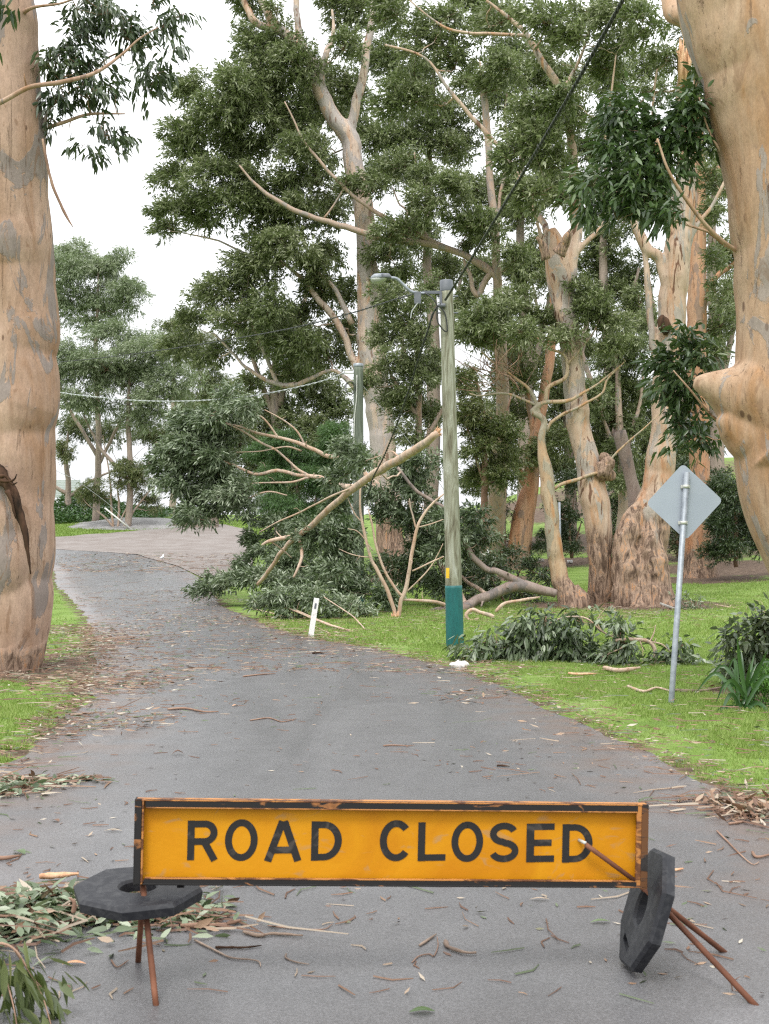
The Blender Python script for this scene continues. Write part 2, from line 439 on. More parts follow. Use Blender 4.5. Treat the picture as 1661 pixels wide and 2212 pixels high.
k = NT("galv_band"); M['band'] = k.set(k.ramp(k.noise(9, 3), (.3, (.45, .46, .43)), (.7, (.58, .58, .54))), .5, .5, metal=.2)
k = NT("lamp_grey"); M['lamp'] = k.set(k.ramp(k.noise(9, 3), (.3, (.22, .245, .28)), (.7, (.29, .315, .35))), .45, .5)
k = NT("lamp_dark_grey"); M['lamp_dark'] = k.set(k.ramp(k.noise(9, 3), (.3, (.10, .11, .13)), (.7, (.15, .16, .18))), .5, .4)
k = NT("lamp_lens"); M['lens'] = k.set(k.ramp(k.noise(7, 3), (.3, (.38, .40, .38)), (.7, (.47, .49, .46))), .25, .5)
k = NT("cable_black"); M['cable'] = k.set(k.ramp(k.noise(18, 3), (.3, (.016, .018, .018)), (.7, (.04, .045, .042))), .5, .4)
k = NT("cable_pale"); M['cable_pale'] = k.set(k.ramp(k.noise(18, 3), (.3, (.32, .34, .35)), (.7, (.46, .48, .48))), .5, .4)
M['post_white'] = worn("weathered_white_paint", (.72, .72, .70), (.22, .16, .11), .60, .66, 9)
k = NT("tag_yellow"); M['tag'] = k.set(k.ramp(k.noise(12, 3), (.3, (.65, .40, .02)), (.7, (.75, .5, .05))), .5, .3)
k = NT("white_plastic"); M['plastic'] = k.set(k.ramp(k.noise(14, 4), (.3, (.55, .54, .52)), (.7, (.78, .77, .75))), .5, .4)
k = NT("concrete"); M['concrete'] = k.set(k.ramp(k.noise(9, 6), (.3, (.25, .24, .22)), (.7, (.38, .36, .33))), .9, .2)
k = NT("granite_rock")
M['granite'] = k.set(k.mix(.5, k.ramp(k.noise(.5, 7, (1, 1, 2), 1.5), (.3, (.17, .165, .16)), (.6, (.28, .275, .27))), k.ramp(k.noise(9, 6), (.3, .75), (.7, 1.2)), 'MULTIPLY'), .85, .2, bump=k.noise(3, 7), bstr=.5, bdist=.1)
k = NT("rubble_stone")
M['stone'] = k.set(k.mix(k.ramp(k.voro(2.8, (1, 1, 1.6), 'DISTANCE_TO_EDGE'), (.02, 1.0), (.06, 0.0)), k.ramp(k.noise(2.2, 5), (.3, (.17, .135, .11)), (.7, (.30, .25, .21))), (.075, .062, .05)), .9, .15)
k = NT("slat_fence_paint"); M['fence'] = k.set(k.ramp(k.noise(2, 4), (.3, (.36, .40, .40)), (.7, (.42, .455, .45))), .7, .3)
k = NT("gull_white"); M['gull'] = k.set(k.ramp(k.noise(20, 3), (.3, (.74, .74, .73)), (.7, (.82, .82, .81))), .7, .2)
k = NT("gull_grey"); M['gull_grey'] = k.set(k.ramp(k.noise(20, 3), (.3, (.42, .44, .46)), (.7, (.5, .52, .54))), .7, .2)
k = NT("gull_red"); M['gull_red'] = k.set(k.ramp(k.noise(20, 3), (.3, (.4, .08, .03)), (.7, (.45, .11, .05))), .6, .3)

# ------------------------------------------------------------------ ground, road, gravel
ROAD_L = [on(*p) for p in [(0, 1665), (130, 1562), (196, 1500), (206, 1420), (192, 1340), (152, 1292), (122, 1264), (120, 1248), (112, 1232), (55, 1215), (-10, 1207), (-120, 1200), (-330, 1197)]]
ROAD_R = [on(*p) for p in [(1661, 1745), (1480, 1672), (1200, 1540), (1000, 1452), (800, 1402), (680, 1382), (580, 1354), (480, 1308), (440, 1262), (400, 1230), (300, 1196), (118, 1184), (-150, 1178)]]
ROAD_L = np.array([A(-3.3, -14, 0), A(-3.15, 2, 0), A(-3.0, 6, 0)] + ROAD_L)
ROAD_R = np.array([A(3.2, -14, 0), A(2.9, 0, 0), A(2.65, 4.5, 0)] + ROAD_R)
NL = 420
EL, ER = cat(ROAD_L, NL), cat(ROAD_R, NL)

def pip(x, y, poly):
    x = np.asarray(x); y = np.asarray(y); c = np.zeros(x.shape, bool)
    px, py = poly[:, 0], poly[:, 1]; j = len(px) - 1
    for i in range(len(px)):
        k = ((py[i] > y) != (py[j] > y)) & (x < (px[j] - px[i]) * (y - py[i]) / (py[j] - py[i] + 1e-12) + px[i])
        c ^= k; j = i
    return c
ROADPOLY = np.vstack([EL[::4, :2], ER[::-4, :2]])
def edge_dist(x, y):
    d = np.full(np.shape(x), 1e9)
    for E in (EL[::3], ER[::3]):
        for q in E: d = np.minimum(d, (x - q[0]) ** 2 + (y - q[1]) ** 2)
    return np.sqrt(d)

mb = MB()
u = np.linspace(0, 1, 15)
V = EL[:, None] * (1 - u[None, :, None]) + ER[:, None] * u[None, :, None]
ex = noise2(EL[:, 0], EL[:, 1], 1.7, 5) * .14 + noise2(EL[:, 0], EL[:, 1], 6, 9) * .05
ex2 = noise2(ER[:, 0], ER[:, 1], 1.7, 6) * .12 + noise2(ER[:, 0], ER[:, 1], 6, 8) * .05
V[:, 0, 0] += ex; V[:, 1, 0] += ex * .6; V[:, -1, 0] += ex2; V[:, -2, 0] += ex2 * .6
V[..., 2] = gz(V[..., 0], V[..., 1]) + .022
V[:, 0, 2] -= .024; V[:, -1, 2] -= .024
V[:, 1, :2] = V[:, 0, :2] * .86 + V[:, 1, :2] * .14; V[:, -2, :2] = V[:, -1, :2] * .86 + V[:, -2, :2] * .14
n = len(u)
i = np.arange(NL - 1)[:, None] * n + np.arange(n - 1)[None]
mb.add(V, np.stack([i, i + 1, i + n + 1, i + n], -1).reshape(-1, 4))
road = tag(mb.build("road", M['asphalt']), kind='structure')
ed = np.zeros((NL, n)); ed[:, 0] = ed[:, -1] = 1; ed[:, 1] = ed[:, -2] = .9; ed[:, 2] = .45; ed[:, 3] = .12; ed[:, -3] = .3
a_ = road.data.attributes.new("edge", 'FLOAT', 'POINT'); a_.data.foreach_set("value", ed.ravel().astype(np.float32))

def grow(a, b, s0, g, n):
    r = [b]; s = s0
    for _ in range(n): s *= g; r.append(r[-1] + s)
    return r
xs = np.arange(-14, 16.01, .3); e = np.array(grow(0, 0, .3, 1.25, 28)[1:])
xs = np.r_[-14 - e[::-1], xs, 16 + e]
ys = np.arange(-12, 62, .35); e = np.array(grow(0, 0, .35, 1.09, 72)[1:])
ys = np.r_[-12 - np.array(grow(0, 0, .5, 1.5, 13)[1:])[::-1], ys, 61.9 + e]
X, Y = np.meshgrid(xs, ys)
Z = gz(X, Y) + np.where(edge_dist(X, Y) > .8, 1, 0) * ~pip(X, Y, ROADPOLY) * (noise2(X, Y, .9, 3) * .03 + noise2(X, Y, .25, 4) * .04) * (Y < 60)
mb = MB()
n = len(xs)
i = np.arange(len(ys) - 1)[:, None] * n + np.arange(n - 1)[None]
mb.add(np.stack([X, Y, Z], -1), np.stack([i, i + 1, i + n + 1, i + n], -1).reshape(-1, 4))
ground = tag(mb.build("ground", M['turf']), kind='structure')
ROOTS = [(on(40, 1452), 1.0), (on(1235, 1306), 1.5), (on(1320, 1308), 2.2), (on(1410, 1308), 2.2), (on(1510, 1252), 2.5), (on(1590, 1225), 4.0), (on(1660, 1230), 4.0), (on(1190, 1215), 3.0), (on(1110, 1222), 2.5), (on(1800, 1500), 1.5), (on(850, 1250), 3.5), (on(1000, 1250), 3)]
dirt = np.zeros_like(X)
for p, r in ROOTS: dirt = np.maximum(dirt, 1.25 * np.exp(-((X - p[0]) ** 2 + (Y - p[1]) ** 2) / r ** 2))
DE = edge_dist(X, Y)
leftv = (X < np.interp(Y, EL[:, 1], EL[:, 0]) + .5)
dirt = np.maximum(dirt, np.where(leftv, np.exp(-(DE / .30) ** 2) * 1.0, np.exp(-(DE / .30) ** 2) * .95))
ptch = on(150, 1440)
dirt = np.maximum(dirt, 1.1 * np.exp(-((X - ptch[0]) / .6) ** 2 - ((Y - ptch[1]) / 2.2) ** 2))
wood = sstep(52, 60, Y) * (1 - sstep(100, 112, Y)) * sstep(-1, 6, X) * (.62 + .75 * noise2(X, Y, .16, 77))
dirt = np.maximum(dirt, wood)
a_ = ground.data.attributes.new("dirt", 'FLOAT', 'POINT'); a_.data.foreach_set("value", dirt.ravel().astype(np.float32))
def dirt_at(x, y):
    ix = np.clip(np.searchsorted(xs, x), 0, len(xs) - 1); iy = np.clip(np.searchsorted(ys, y), 0, len(ys) - 1)
    return dirt[iy, ix]

# gravel turning area beyond the bend
cols = np.linspace(90, 545, 40)
top = np.interp(cols, [90, 118, 200, 300, 400, 480, 545], [1163, 1161, 1155, 1147, 1140, 1133, 1146])
bot = np.interp(cols, [90, 118, 300, 380, 430, 445, 490, 545], [1186, 1187, 1199, 1222, 1246, 1252, 1240, 1226])
mb = MB(); V = np.zeros((40, 20, 3))
for a, (c0, t0, b0) in enumerate(zip(cols, top, bot)):
    for b, f in enumerate(np.linspace(0, 1, 20)):
        q = on(c0 + 6 * noise2(a * .3, b * .3), b0 + (t0 - b0) * f + 1.5 * noise2(a * .5, b * .5, 1, 2)); V[a, b] = q + A(0, 0, .03 if Y is not None else 0)
i = np.arange(39)[:, None] * 20 + np.arange(19)[None]
mb.add(V, np.stack([i, i + 20, i + 21, i + 1], -1).reshape(-1, 4))
GRAV = np.vstack([V[:, 0, :2], V[-1, :, :2], V[::-1, -1, :2], V[0, ::-1, :2]])
tag(mb.build("gravel_path", M['gravel']), kind='structure')
#@@PART2
# ------------------------------------------------------------------ foliage and trees
def leaves(mb, base, d, L, W, rng, mat=0, rnd=None, fine=False, flat=.9, droop=.12):
    """Leaf faces at points base, pointing along unit d."""
    n = len(base)
    L = L * rng.uniform(.65, 1.25, n)[:, None]; W = W * rng.uniform(.7, 1.25, n)[:, None]
    up = unit(A(0, 0, 1) + rng.normal(0, flat, (n, 3)))
    sd_ = unit(np.cross(d, up)); nn = np.cross(sd_, d)
    dz = A(0, 0, -1)
    if rnd is None: rnd = rng.random(n)
    if fine:
        k1 = base + d * L * .30 + dz * L * droop * .2 + nn * 0
        k2 = base + d * L * .66 + dz * L * droop * .7
        tip = base + d * L + dz * L * droop * 1.6
        V = np.stack([base, k1 + sd_ * W * .5 + nn * W * .12, k2 + sd_ * W * .42 + nn * W * .1, tip, k2 - sd_ * W * .42 + nn * W * .1, k1 - sd_ * W * .5 + nn * W * .12, k1, k2], 1)
        b = np.arange(n)[:, None] * 8
        q = np.concatenate([b + np.array([[6, 1, 2, 7]]), b + np.array([[5, 6, 7, 4]])])
        t = np.concatenate([b + np.array([[0, 1, 6]]), b + np.array([[0, 6, 5]]), b + np.array([[7, 2, 3]]), b + np.array([[4, 7, 3]])])
        mb.add(V, [], mat)
        mb.n -= n * 8
        mb.add(np.zeros((0, 3)), q, mat, np.tile(rnd, 2)); mb.add(np.zeros((0, 3)), t, mat, np.tile(rnd, 4))
        mb.n += n * 8
    else:
        m_ = base + d * L * .42
        V = np.stack([base, m_ + sd_ * W * .5, base + d * L + dz * L * droop, m_ - sd_ * W * .5], 1)
        mb.add(V, np.arange(n * 4).reshape(n, 4), mat, rnd, smooth=False)

def blob(mb, c, r, n, L, W, rng, wind=(-.35, 0, .05), droop=.12, spread=.5, fine=False, per=11, core=.35, bias=0.0, sag=.25, tint=0.0, sub=0):
    m = max(3, int(n / per))
    r = np.asarray(r, float)
    ns = sub or int(np.clip(round((r.mean() / (L * 3.2)) ** 2 * 4), 3, 9))
    g = unit(rng.normal(0, 1, (ns, 3)) + A(0, 0, .15)) * rng.uniform(.35, .78, (ns, 1))      # boughs inside the clump
    gr = rng.uniform(.36, .62, ns)
    b = rng.choice(ns, m, p=gr ** 2 / (gr ** 2).sum())
    u = unit(rng.normal(0, 1, (m, 3)))
    u[:, 2] = np.where((u[:, 2] < -.15) & (rng.random(m) < .8), -u[:, 2], u[:, 2])
    rho = core + (1.0 - core) * rng.random(m) ** .4
    lump = 1 + .3 * noise3(u * 2.1 + c + g[b] * 5, 3)
    p = c + (g[b] + u * (rho * gr[b] * lump)[:, None]) * r
    d = unit(u * .75 + g[b] * .4 + np.asarray(wind) + rng.normal(0, .35, (m, 3)) + A(0, 0, -sag * .3))
    k = np.repeat(np.arange(m), per); nn = len(k)
    t = np.tile(np.linspace(-.1, 1, per), m) + rng.normal(0, .06, nn)
    sl = L * 1.6
    base = p[k] + d[k] * (t * sl)[:, None] + rng.normal(0, L * .16, (nn, 3))
    ld = unit(d[k] * .8 + rng.normal(0, spread, (nn, 3)) + A(0, 0, -sag) + np.asarray(wind) * .4)
    bt = rng.normal(0, .09, ns)
    rn = np.clip(bt[b][k] + rng.normal(.45 + tint, .08, m)[k] + rng.normal(0, .21, nn) + .1 * lump[k] - .1, 0, 1)
    leaves(mb, base, ld, L, W, rng, 0, rn, fine, droop=droop)
    return p, d

COV = 3.0
class Tree:
    def __init__(s, name, label, cat_, Y, base, group=None):
        s.Y = Y; s.o = base if base is not None else None
        s.t = thing(name, base, label, cat_, group)
        s.base = np.asarray(base, float); s.sk = []; s.trunk = MB(); s.crown = MB(); s.thick = MB(); s.fuse = 0; s.parts = []; s.rng = np.random.default_rng(abs(int(base[0] * 97 + base[1] * 13)) + len(label))
        s.sc = F / Y
    def w(s, q, dY=0):
        Y = s.Y + (q[3] if len(q) > 3 else 0) + dY
        return at(q[0], q[1], Y), q[2] / 2 * Y / F
    def limb(s, pts, n=10, bump=.06, bs=1.5, mat=0, seg=None, end=None, shape=None, sk=True, mb=None):
        W = [s.w(q) for q in pts]
        P = np.array([a for a, _ in W]); r = np.array([b for _, b in W])
        m = seg or max(8, int(len(pts) * 5))
        Q = cat(np.c_[P, r], m); r = np.maximum(Q[:, 3], .002)
        wob = np.stack([noise3(Q[:, :3] * .9 + i * 7.7, 9) for i in range(3)], -1) * (np.minimum(r, .12) * .5)[:, None]
        wob += np.stack([noise3(Q[:, :3] * 3.1 + i * 5.3, 12) for i in range(3)], -1) * (np.minimum(r, .09) * .45)[:, None]
        wob[0] = 0
        Q[:, :3] += wob
        if s.fuse and r.max() <= s.fuse * 2.6 and not mb:
            mb = MB(); s.parts.append(mb)
        (mb or (s.thick if s.fuse and r.max() > s.fuse * 2.6 else s.trunk)).tube(Q[:, :3], np.maximum(r, s.fuse * 1.3) if s.fuse and r.max() > s.fuse * 2.6 else r, n, mat, bump, bs, len(s.sk), shape=shape)
        if .015 < r.max() < .2 and not shape:
            tg = s.parts[-1] if (s.fuse and r.max() <= s.fuse * 2.6) else s.trunk if not s.fuse else None
            if tg is not None:
                for j in range(4, m - 3, 7):
                    if s.rng.random() < .5:
                        dv = unit(s.rng.normal(0, 1, 3)); L_ = r[j] + s.rng.uniform(.04, .25)
                        tg.tube(np.array([Q[j, :3], Q[j, :3] + dv * L_ * .6, Q[j, :3] + (dv + s.rng.normal(0, .15, 3)) * L_]), np.array([.42, .3, .2]) * r[j] * s.rng.uniform(.5, 1), 5, mat)
        if sk: s.sk += [(q[:3], q[3]) for q in Q[2:]]
    def fill(s, blobs, L=.15, W=.04, cover=2.6, depth=1.3, wind=(-.4, 0, .08), twigs=9, fine=False, limbs=True, droop=.12, sag=.25, spread=.5, per=11, tint=0.0, lr=.032, core=.35, tn=4):
        la = L * W * .55 * s.sc ** 2
        ord_ = sorted(blobs, key=lambda b: abs(b[0] - s.w((CX, 0, 1))[0][0]) if not s.sk else min(np.linalg.norm(at(b[0], b[1], s.Y) - p) for p, _ in s.sk[::4]))
        for b in ord_:
            px, py, rx, ry = b[:4]
            dY = b[4] if len(b) > 4 else s.rng.uniform(-1, 1) * depth * 60 / s.sc * .9
            Yb = s.Y + dY
            c = at(px, py, Yb); m = Yb / F
            r = A(rx * m, (rx + ry) / 2 * m, ry * m)
            n = int(COV * cover * math.pi * rx * ry / la)
            p, d = blob(s.crown, c, r, max(n, 20), L, W, s.rng, wind, droop, spread, fine, per, core, sag=sag, tint=tint + s.rng.normal(0, .06))
            if limbs and s.sk:
                q = np.array([a for a, _ in s.sk]); rr = np.array([a for _, a in s.sk])
                dd = np.linalg.norm(q - c, axis=1) + np.maximum(q[:, 2] - c[2], 0) * 1.6
                k = int(np.argmin(dd)); a0 = q[k]
                ln = np.linalg.norm(c - a0)
                mid = (a0 + c) / 2 + A(s.rng.normal(0, .08), s.rng.normal(0, .08), -.10) * ln
                r0 = min(rr[k] * .6, lr + ln * .006)
                pts = cat(np.array([[*a0, r0], [*mid, r0 * .7], [*c, r0 * .38]]), 9)
                pts[1:-1, :3] += s.rng.normal(0, ln * .018, (7, 3))
                (s.crown if s.fuse else s.trunk).tube(pts[:, :3], pts[:, 3], 5, 2 if s.fuse else 0, rnd=.5)
                s.sk += [(x[:3], x[3]) for x in pts[3:]]
                for j in s.rng.choice(len(p), min(twigs, len(p)), replace=False):
                    e = p[j]; mm = (c + e) / 2 + s.rng.normal(0, .05, 3) * ln * .3
                    s.crown.tube(cat(np.array([c, mm, e]), 5), np.linspace(r0 * .48, .005, 5), tn, 1, rnd=.5)
    def done(s, leaf, barkm, extra=None):
        if s.thick.n:
            o = s.thick.build("trunk", [barkm] + (extra or []), s.t, s.base)
            rm = o.modifiers.new("fuse", 'REMESH'); rm.mode = 'VOXEL'; rm.voxel_size = s.fuse; rm.use_smooth_shade = True
            sm = o.modifiers.new("soften", 'SMOOTH'); sm.iterations = s.soft; sm.factor = .5
            for p in s.parts: p.build("limb", [barkm], s.t, s.base)
        elif s.trunk.n: s.trunk.build("trunk", [barkm] + (extra or []), s.t, s.base)
        if s.crown.n: s.crown.build("crown", [leaf, M['twig'], barkm], s.t, s.base)
        return s

def flare(z0, h, k, lobes=5, ph=0.0, lob=.22):
    def f(P, a):
        t = np.clip(1 - (P[:, 2] - z0) / h, 0, 1) ** 2
        return 1 + (t * k)[:, None] * (1 + lob * 2 * np.sin(a * lobes + ph))[None, :] + (.05 * np.sin(a * 3 + ph))[None, :]
    return f

# ---- tree A: tall pale gum behind the second pole
b = at(853, 1240, 52); b[2] = float(gz(b[0], b[1]))
T = Tree("gum_tree", "tall pale gum behind the shorter timber pole, crown leaning left over the road", "tree", 52, b)
T.fuse, T.soft = 0.05, 3
T.limb([(855, 1252, 60), (853, 1215, 57), (843, 1137, 58), (828, 968, 56), (819, 890, 58), (802, 740, 60), (797, 640, 54), (791, 550, 42), (785, 450, 45), (765, 350, 42), (757, 300, 42), (720, 250, 34), (690, 190, 32), (680, 150, 28), (668, 122, 18)], 22, .07, 1.2, seg=70, shape=flare(b[2], 2.2, .35))
T.limb([(684, 165, 22), (660, 115, 19), (645, 85, 17), (640, 30, 15), (637, -40, 13), (630, -120, 8)], 10)
T.limb([(672, 130, 20), (622, 78, 22), (588, 48, 21), (566, 0, 18), (545, -60, 12)], 10)
T.limb([(600, 60, 14), (556, 52, 17), (532, 10, 15), (515, -40, 9)], 10)
T.limb([(690, 160, 18), (710, 102, 14), (720, 70, 10), (716, 20, 6)], 8)
T.limb([(757, 290, 22), (778, 190, 20), (800, 70, 17), (806, 0, 14), (812, -80, 9)], 10)
T.limb([(772, 800, 18), (750, 740, 17), (722, 690, 16), (690, 650, 14), (650, 600, 10), (600, 560, 7), (560, 520, 4)], 8)
T.limb([(775, 850, 16), (720, 800, 9), (640, 832, 12), (600, 829, 11), (540, 800, 9), (500, 760, 6), (460, 720, 4)], 8)
T.limb([(600, 829, 9), (570, 760, 8), (540, 690, 6), (520, 640, 4)], 8)
T.limb([(760, 700, 14), (720, 620, 9), (640, 560, 7), (560, 560, 5), (470, 520, 4), (380, 500, 2)], 8)
BA = [(585, 110, 75, 50), (640, 140, 60, 60), (560, 165, 60, 50), (420, 205, 50, 42), (460, 245, 70, 45), (400, 290, 45, 40), (440, 325, 70, 38), (500, 205, 50, 60), (540, 255, 80, 65), (600, 220, 80, 65), (620, 285, 70, 55), (550, 320, 60, 40), (720, 190, 70, 42), (770, 220, 40, 45), (700, 235, 60, 45), (660, 340, 60, 45), (380, 400, 58, 32), (350, 457, 32, 28), (400, 452, 50, 30), (362, 487, 38, 22), (450, 392, 60, 40), (440, 470, 60, 28), (490, 440, 60, 40), (560, 470, 60, 45), (610, 480, 75, 40), (555, 525, 60, 30), (620, 535, 60, 36), (540, 570, 48, 36), (600, 575, 70, 30), (690, 400, 50, 40), (725, 470, 55, 45), (720, 550, 50, 40),
      (470, 640, 55, 42), (530, 632, 58, 45), (580, 672, 60, 38), (430, 690, 40, 30), (500, 700, 60, 28), (395, 748, 55, 34), (470, 770, 50, 28), (650, 700, 55, 40), (690, 645, 48, 48), (640, 742, 75, 52), (705, 762, 60, 60), (620, 805, 55, 36), (545, 10, 35, 40), (735, 40, 45, 50), (740, 110, 40, 30), (680, 600, 50, 40), (780, 30, 35, 50), (600, 20, 20, 16), (740, 650, 40, 36), (760, 720, 30, 40)]
BA = [q if not (690 < q[0] < 800 and q[1] > 180) else (*q, 2.2) for q in BA]
BA += [(500, 352, 44, 34), (560, 392, 44, 34), (525, 425, 44, 26), (622, 402, 44, 36), (645, 445, 40, 30), (585, 432, 44, 28), (700, 335, 34, 30, 2), (480, 300, 44, 36)]
T.fill(BA, .20, .06, 2.7, depth=1.6, twigs=9)
T.done(M['leaf'], M['bark_a'])

# ---- the bare snapped trunk and the long bare limbs reaching left from it
b = at(1068, 1222, 58); b[2] = float(gz(b[0], b[1]))
T = Tree("gum_tree", "slender pale gum snapped to a spike, two long bare limbs reaching left", "tree", 50, b)
T.limb([(1066, 1240, 46, 8), (1072, 1150, 42, 7), (1078, 1000, 36, 5), (1086, 850, 28, 3), (1080, 700, 24, 1), (1074, 590, 19), (1067, 470, 18), (1060, 380, 16), (1055, 300, 16), (1047, 220, 15), (1041, 170, 11), (1036, 128, 2)], 14, .05, 1.5, seg=50)
T.limb([(1082, 610, 12), (1060, 588, 15), (1010, 558, 15), (960, 537, 15), (910, 525, 15), (830, 516, 14), (750, 492, 13), (670, 467, 11), (610, 440, 10), (555, 400, 7), (517, 357, 4)], 10, seg=50)
T.limb([(1065, 585, 10), (1040, 570, 12), (980, 545, 12), (930, 520, 12), (880, 495, 11), (830, 470, 10), (800, 450, 9), (750, 410, 8), (700, 360, 7), (655, 300, 5), (615, 220, 3)], 9, seg=46)
T.limb([(1074, 470, 7), (1095, 345, 7), (1098, 300, 5), (1090, 250, 4), (1095, 200, 3)], 6)
T.limb([(930, 520, 6), (900, 480, 5), (875, 450, 5), (862, 440, 4), (848, 405, 3)], 6)
T.limb([(700, 470, 5), (735, 420, 4), (750, 380, 3), (745, 330, 2)], 6)
T.limb([(880, 500, 5), (880, 470, 6), (900, 400, 4), (895, 330, 3)], 6)
T.limb([(1060, 590, 14), (1030, 640, 12), (1015, 600, 9), (1000, 560, 6)], 6)
BN = [(1070, 150, 55, 35), (1030, 180, 40, 32), (1110, 150, 40, 32), (1050, 200, 40, 25), (870, 360, 48, 34), (945, 400, 65, 38), (990, 415, 50, 34), (920, 445, 60, 36), (1055, 495, 65, 32), (1020, 480, 45, 28), (800, 400, 40, 34), (850, 500, 55, 36), (1000, 520, 40, 26), (1090, 420, 45, 40), (830, 565, 50, 36), (880, 595, 60, 28), (760, 400, 35, 28), (1110, 560, 40, 36)]
T.fill(BN, .19, .055, 2.6, depth=1.6, tint=.05)
T.done(M['leaf'], M['bark_branch'])

# ---- tree B: left trunk of the cluster
b = at(1300, 1308, 34); b[2] = float(gz(b[0], b[1]))
T = Tree("gum_tree", "big pale gum with a round brown burl, left of the two fused trunks", "tree", 34, b)
T.fuse, T.soft = 0.035, 3
T.limb([(1303, 1322, 74, .4), (1302, 1290, 66, .3), (1298, 1226, 52), (1287, 1148, 56), (1285, 1070, 62), (1268, 1000, 54), (1252, 940, 50), (1247, 888, 52), (1238, 810, 47), (1228, 720, 46), (1216, 640, 56), (1205, 570, 56), (1196, 520, 40), (1190, 495, 22)], 24, .08, 1.6, seg=80, shape=flare(b[2], 1.1, .28, 6, 1.0))
T.limb([(1225, 640, 30), (1236, 560, 30), (1243, 480, 26, .4), (1240, 400, 22, .8), (1230, 280, 20, 1), (1212, 200, 18, 1), (1175, 135, 15, 1), (1135, 70, 12, 1), (1090, 30, 9, 1), (1050, 0, 6, 1)], 10, seg=44)
T.limb([(1215, 200, 10, 1), (1250, 130, 6, 1.2), (1275, 60, 4, 1.4)], 6)
T.limb([(1148, 78, 8, 1), (1120, 75, 8, 1), (1020, 72, 7, 1), (965, 60, 6, 1), (925, 35, 4, 1), (885, 0, 3, 1)], 7)
T.limb([(1190, 520, 16), (1130, 400, 13, 2), (1080, 320, 11, 3), (1050, 290, 11, 3), (1005, 240, 10, 3), (965, 190, 9, 3), (940, 150, 7, 3), (905, 118, 6, 3), (830, 97, 4, 3)], 8, seg=40)
T.limb([(1200, 540, 18), (1172, 515, 12), (1160, 480, 5)], 8)
T.limb([(1230, 560, 16), (1270, 520, 12), (1310, 470, 7), (1340, 400, 4)], 8)
T.limb([(1245, 450, 10, .4), (1290, 380, 7), (1320, 200, 5), (1330, 120, 3)], 6)
BB = [(880, 215, 58, 38, 4), (930, 225, 45, 36, 4), (850, 240, 40, 36, 4), (1140, 240, 55, 28), (1230, 220, 55, 28), (1120, 285, 55, 36), (1150, 325, 65, 45), (1210, 300, 55, 45), (1180, 362, 65, 36), (1260, 255, 48, 36), (1110, 352, 48, 36), (1160, 420, 50, 40), (860, 30, 58, 45, 4), (955, 45, 65, 45, 4), (995, 100, 55, 36, 4), (1080, 50, 65, 36, 3), (1180, 50, 55, 46), (1255, 85, 58, 38), (1355, 40, 65, 46), (1330, 95, 55, 36), (1390, 65, 45, 36), (1280, 30, 58, 30), (905, 105, 55, 36, 4), (980, 150, 45, 36, 4), (1200, 130, 45, 30, 2), (1290, 150, 50, 36, 2), (1220, 430, 40, 30)]
T.fill(BB, .17, .052, 2.6, depth=2.0, wind=(-.45, 0, .15), tint=.05)
T.done(M['leaf'], M['bark_b'])
ob = T.t
mb = MB()
bu = [at(1302, 1018, 33.72), at(1314, 1002, 33.72), at(1318, 1026, 33.8), at(1304, 988, 33.82)]
for q, rr in zip(bu, (.27, .20, .16, .13)):
    ph = np.linspace(0, math.pi, 26)
    mb.tube(np.array([q + A(0, 0, -rr * math.cos(t)) for t in ph]), np.maximum(rr * np.sin(ph), .01), 30, 0, .34, 5, 3)
mb.build("burl", M['bark_burl'], ob, b)
mb = MB()
pts = [at(1206, 548, 33.3), at(1218, 528, 33.2), at(1228, 506, 33.1), at(1236, 492, 33.2)]
mb.tube(cat(np.array(pts), 14), np.linspace(.17, .02, 14), 12, 0, .5, 7, 5)
mb.tube(cat(np.array([at(1180, 560, 33.4), at(1172, 530, 33.3), at(1160, 512, 33.2)]), 7), np.linspace(.16, .04, 7), 8, 0, .4, 6, 8)
mb.build("torn_stub", M['bark_burl'], ob, b)

# ---- tree C: right trunk of the cluster, broken top, wide burl base
b = at(1395, 1308, 34); b[2] = float(gz(b[0], b[1]))
T = Tree("gum_tree", "gum with a splintered orange top and hollow knot above a massive burl base", "tree", 34, b)
T.fuse, T.soft = 0.04, 1
T.limb([(1398, 1322, 112, .3), (1396, 1290, 104, .3), (1396, 1230, 96, .2), (1400, 1160, 92, .1), (1412, 1100, 80), (1424, 1050, 66), (1428, 992, 65), (1433, 940, 57), (1436, 862, 53), (1442, 794, 58), (1452, 694, 60), (1458, 594, 60), (1476, 450, 52), (1482, 350, 38), (1476, 200, 26), (1478, 100, 20)], 26, .07, 1.6, seg=90, shape=flare(b[2], 1.0, .12, 7))
T.limb([(1428, 840, 18), (1412, 760, 17), (1405, 690, 16), (1398, 600, 14), (1388, 540, 10), (1380, 480, 5)], 8)
T.limb([(1448, 650, 20), (1425, 565, 24), (1395, 542, 26), (1375, 505, 22), (1362, 470, 8)], 10)
T.limb([(1460, 560, 18), (1500, 500, 12), (1540, 440, 8), (1570, 380, 5)], 8)
T.limb([(1470, 480, 14), (1430, 380, 9), (1410, 250, 6), (1420, 150, 4)], 8)
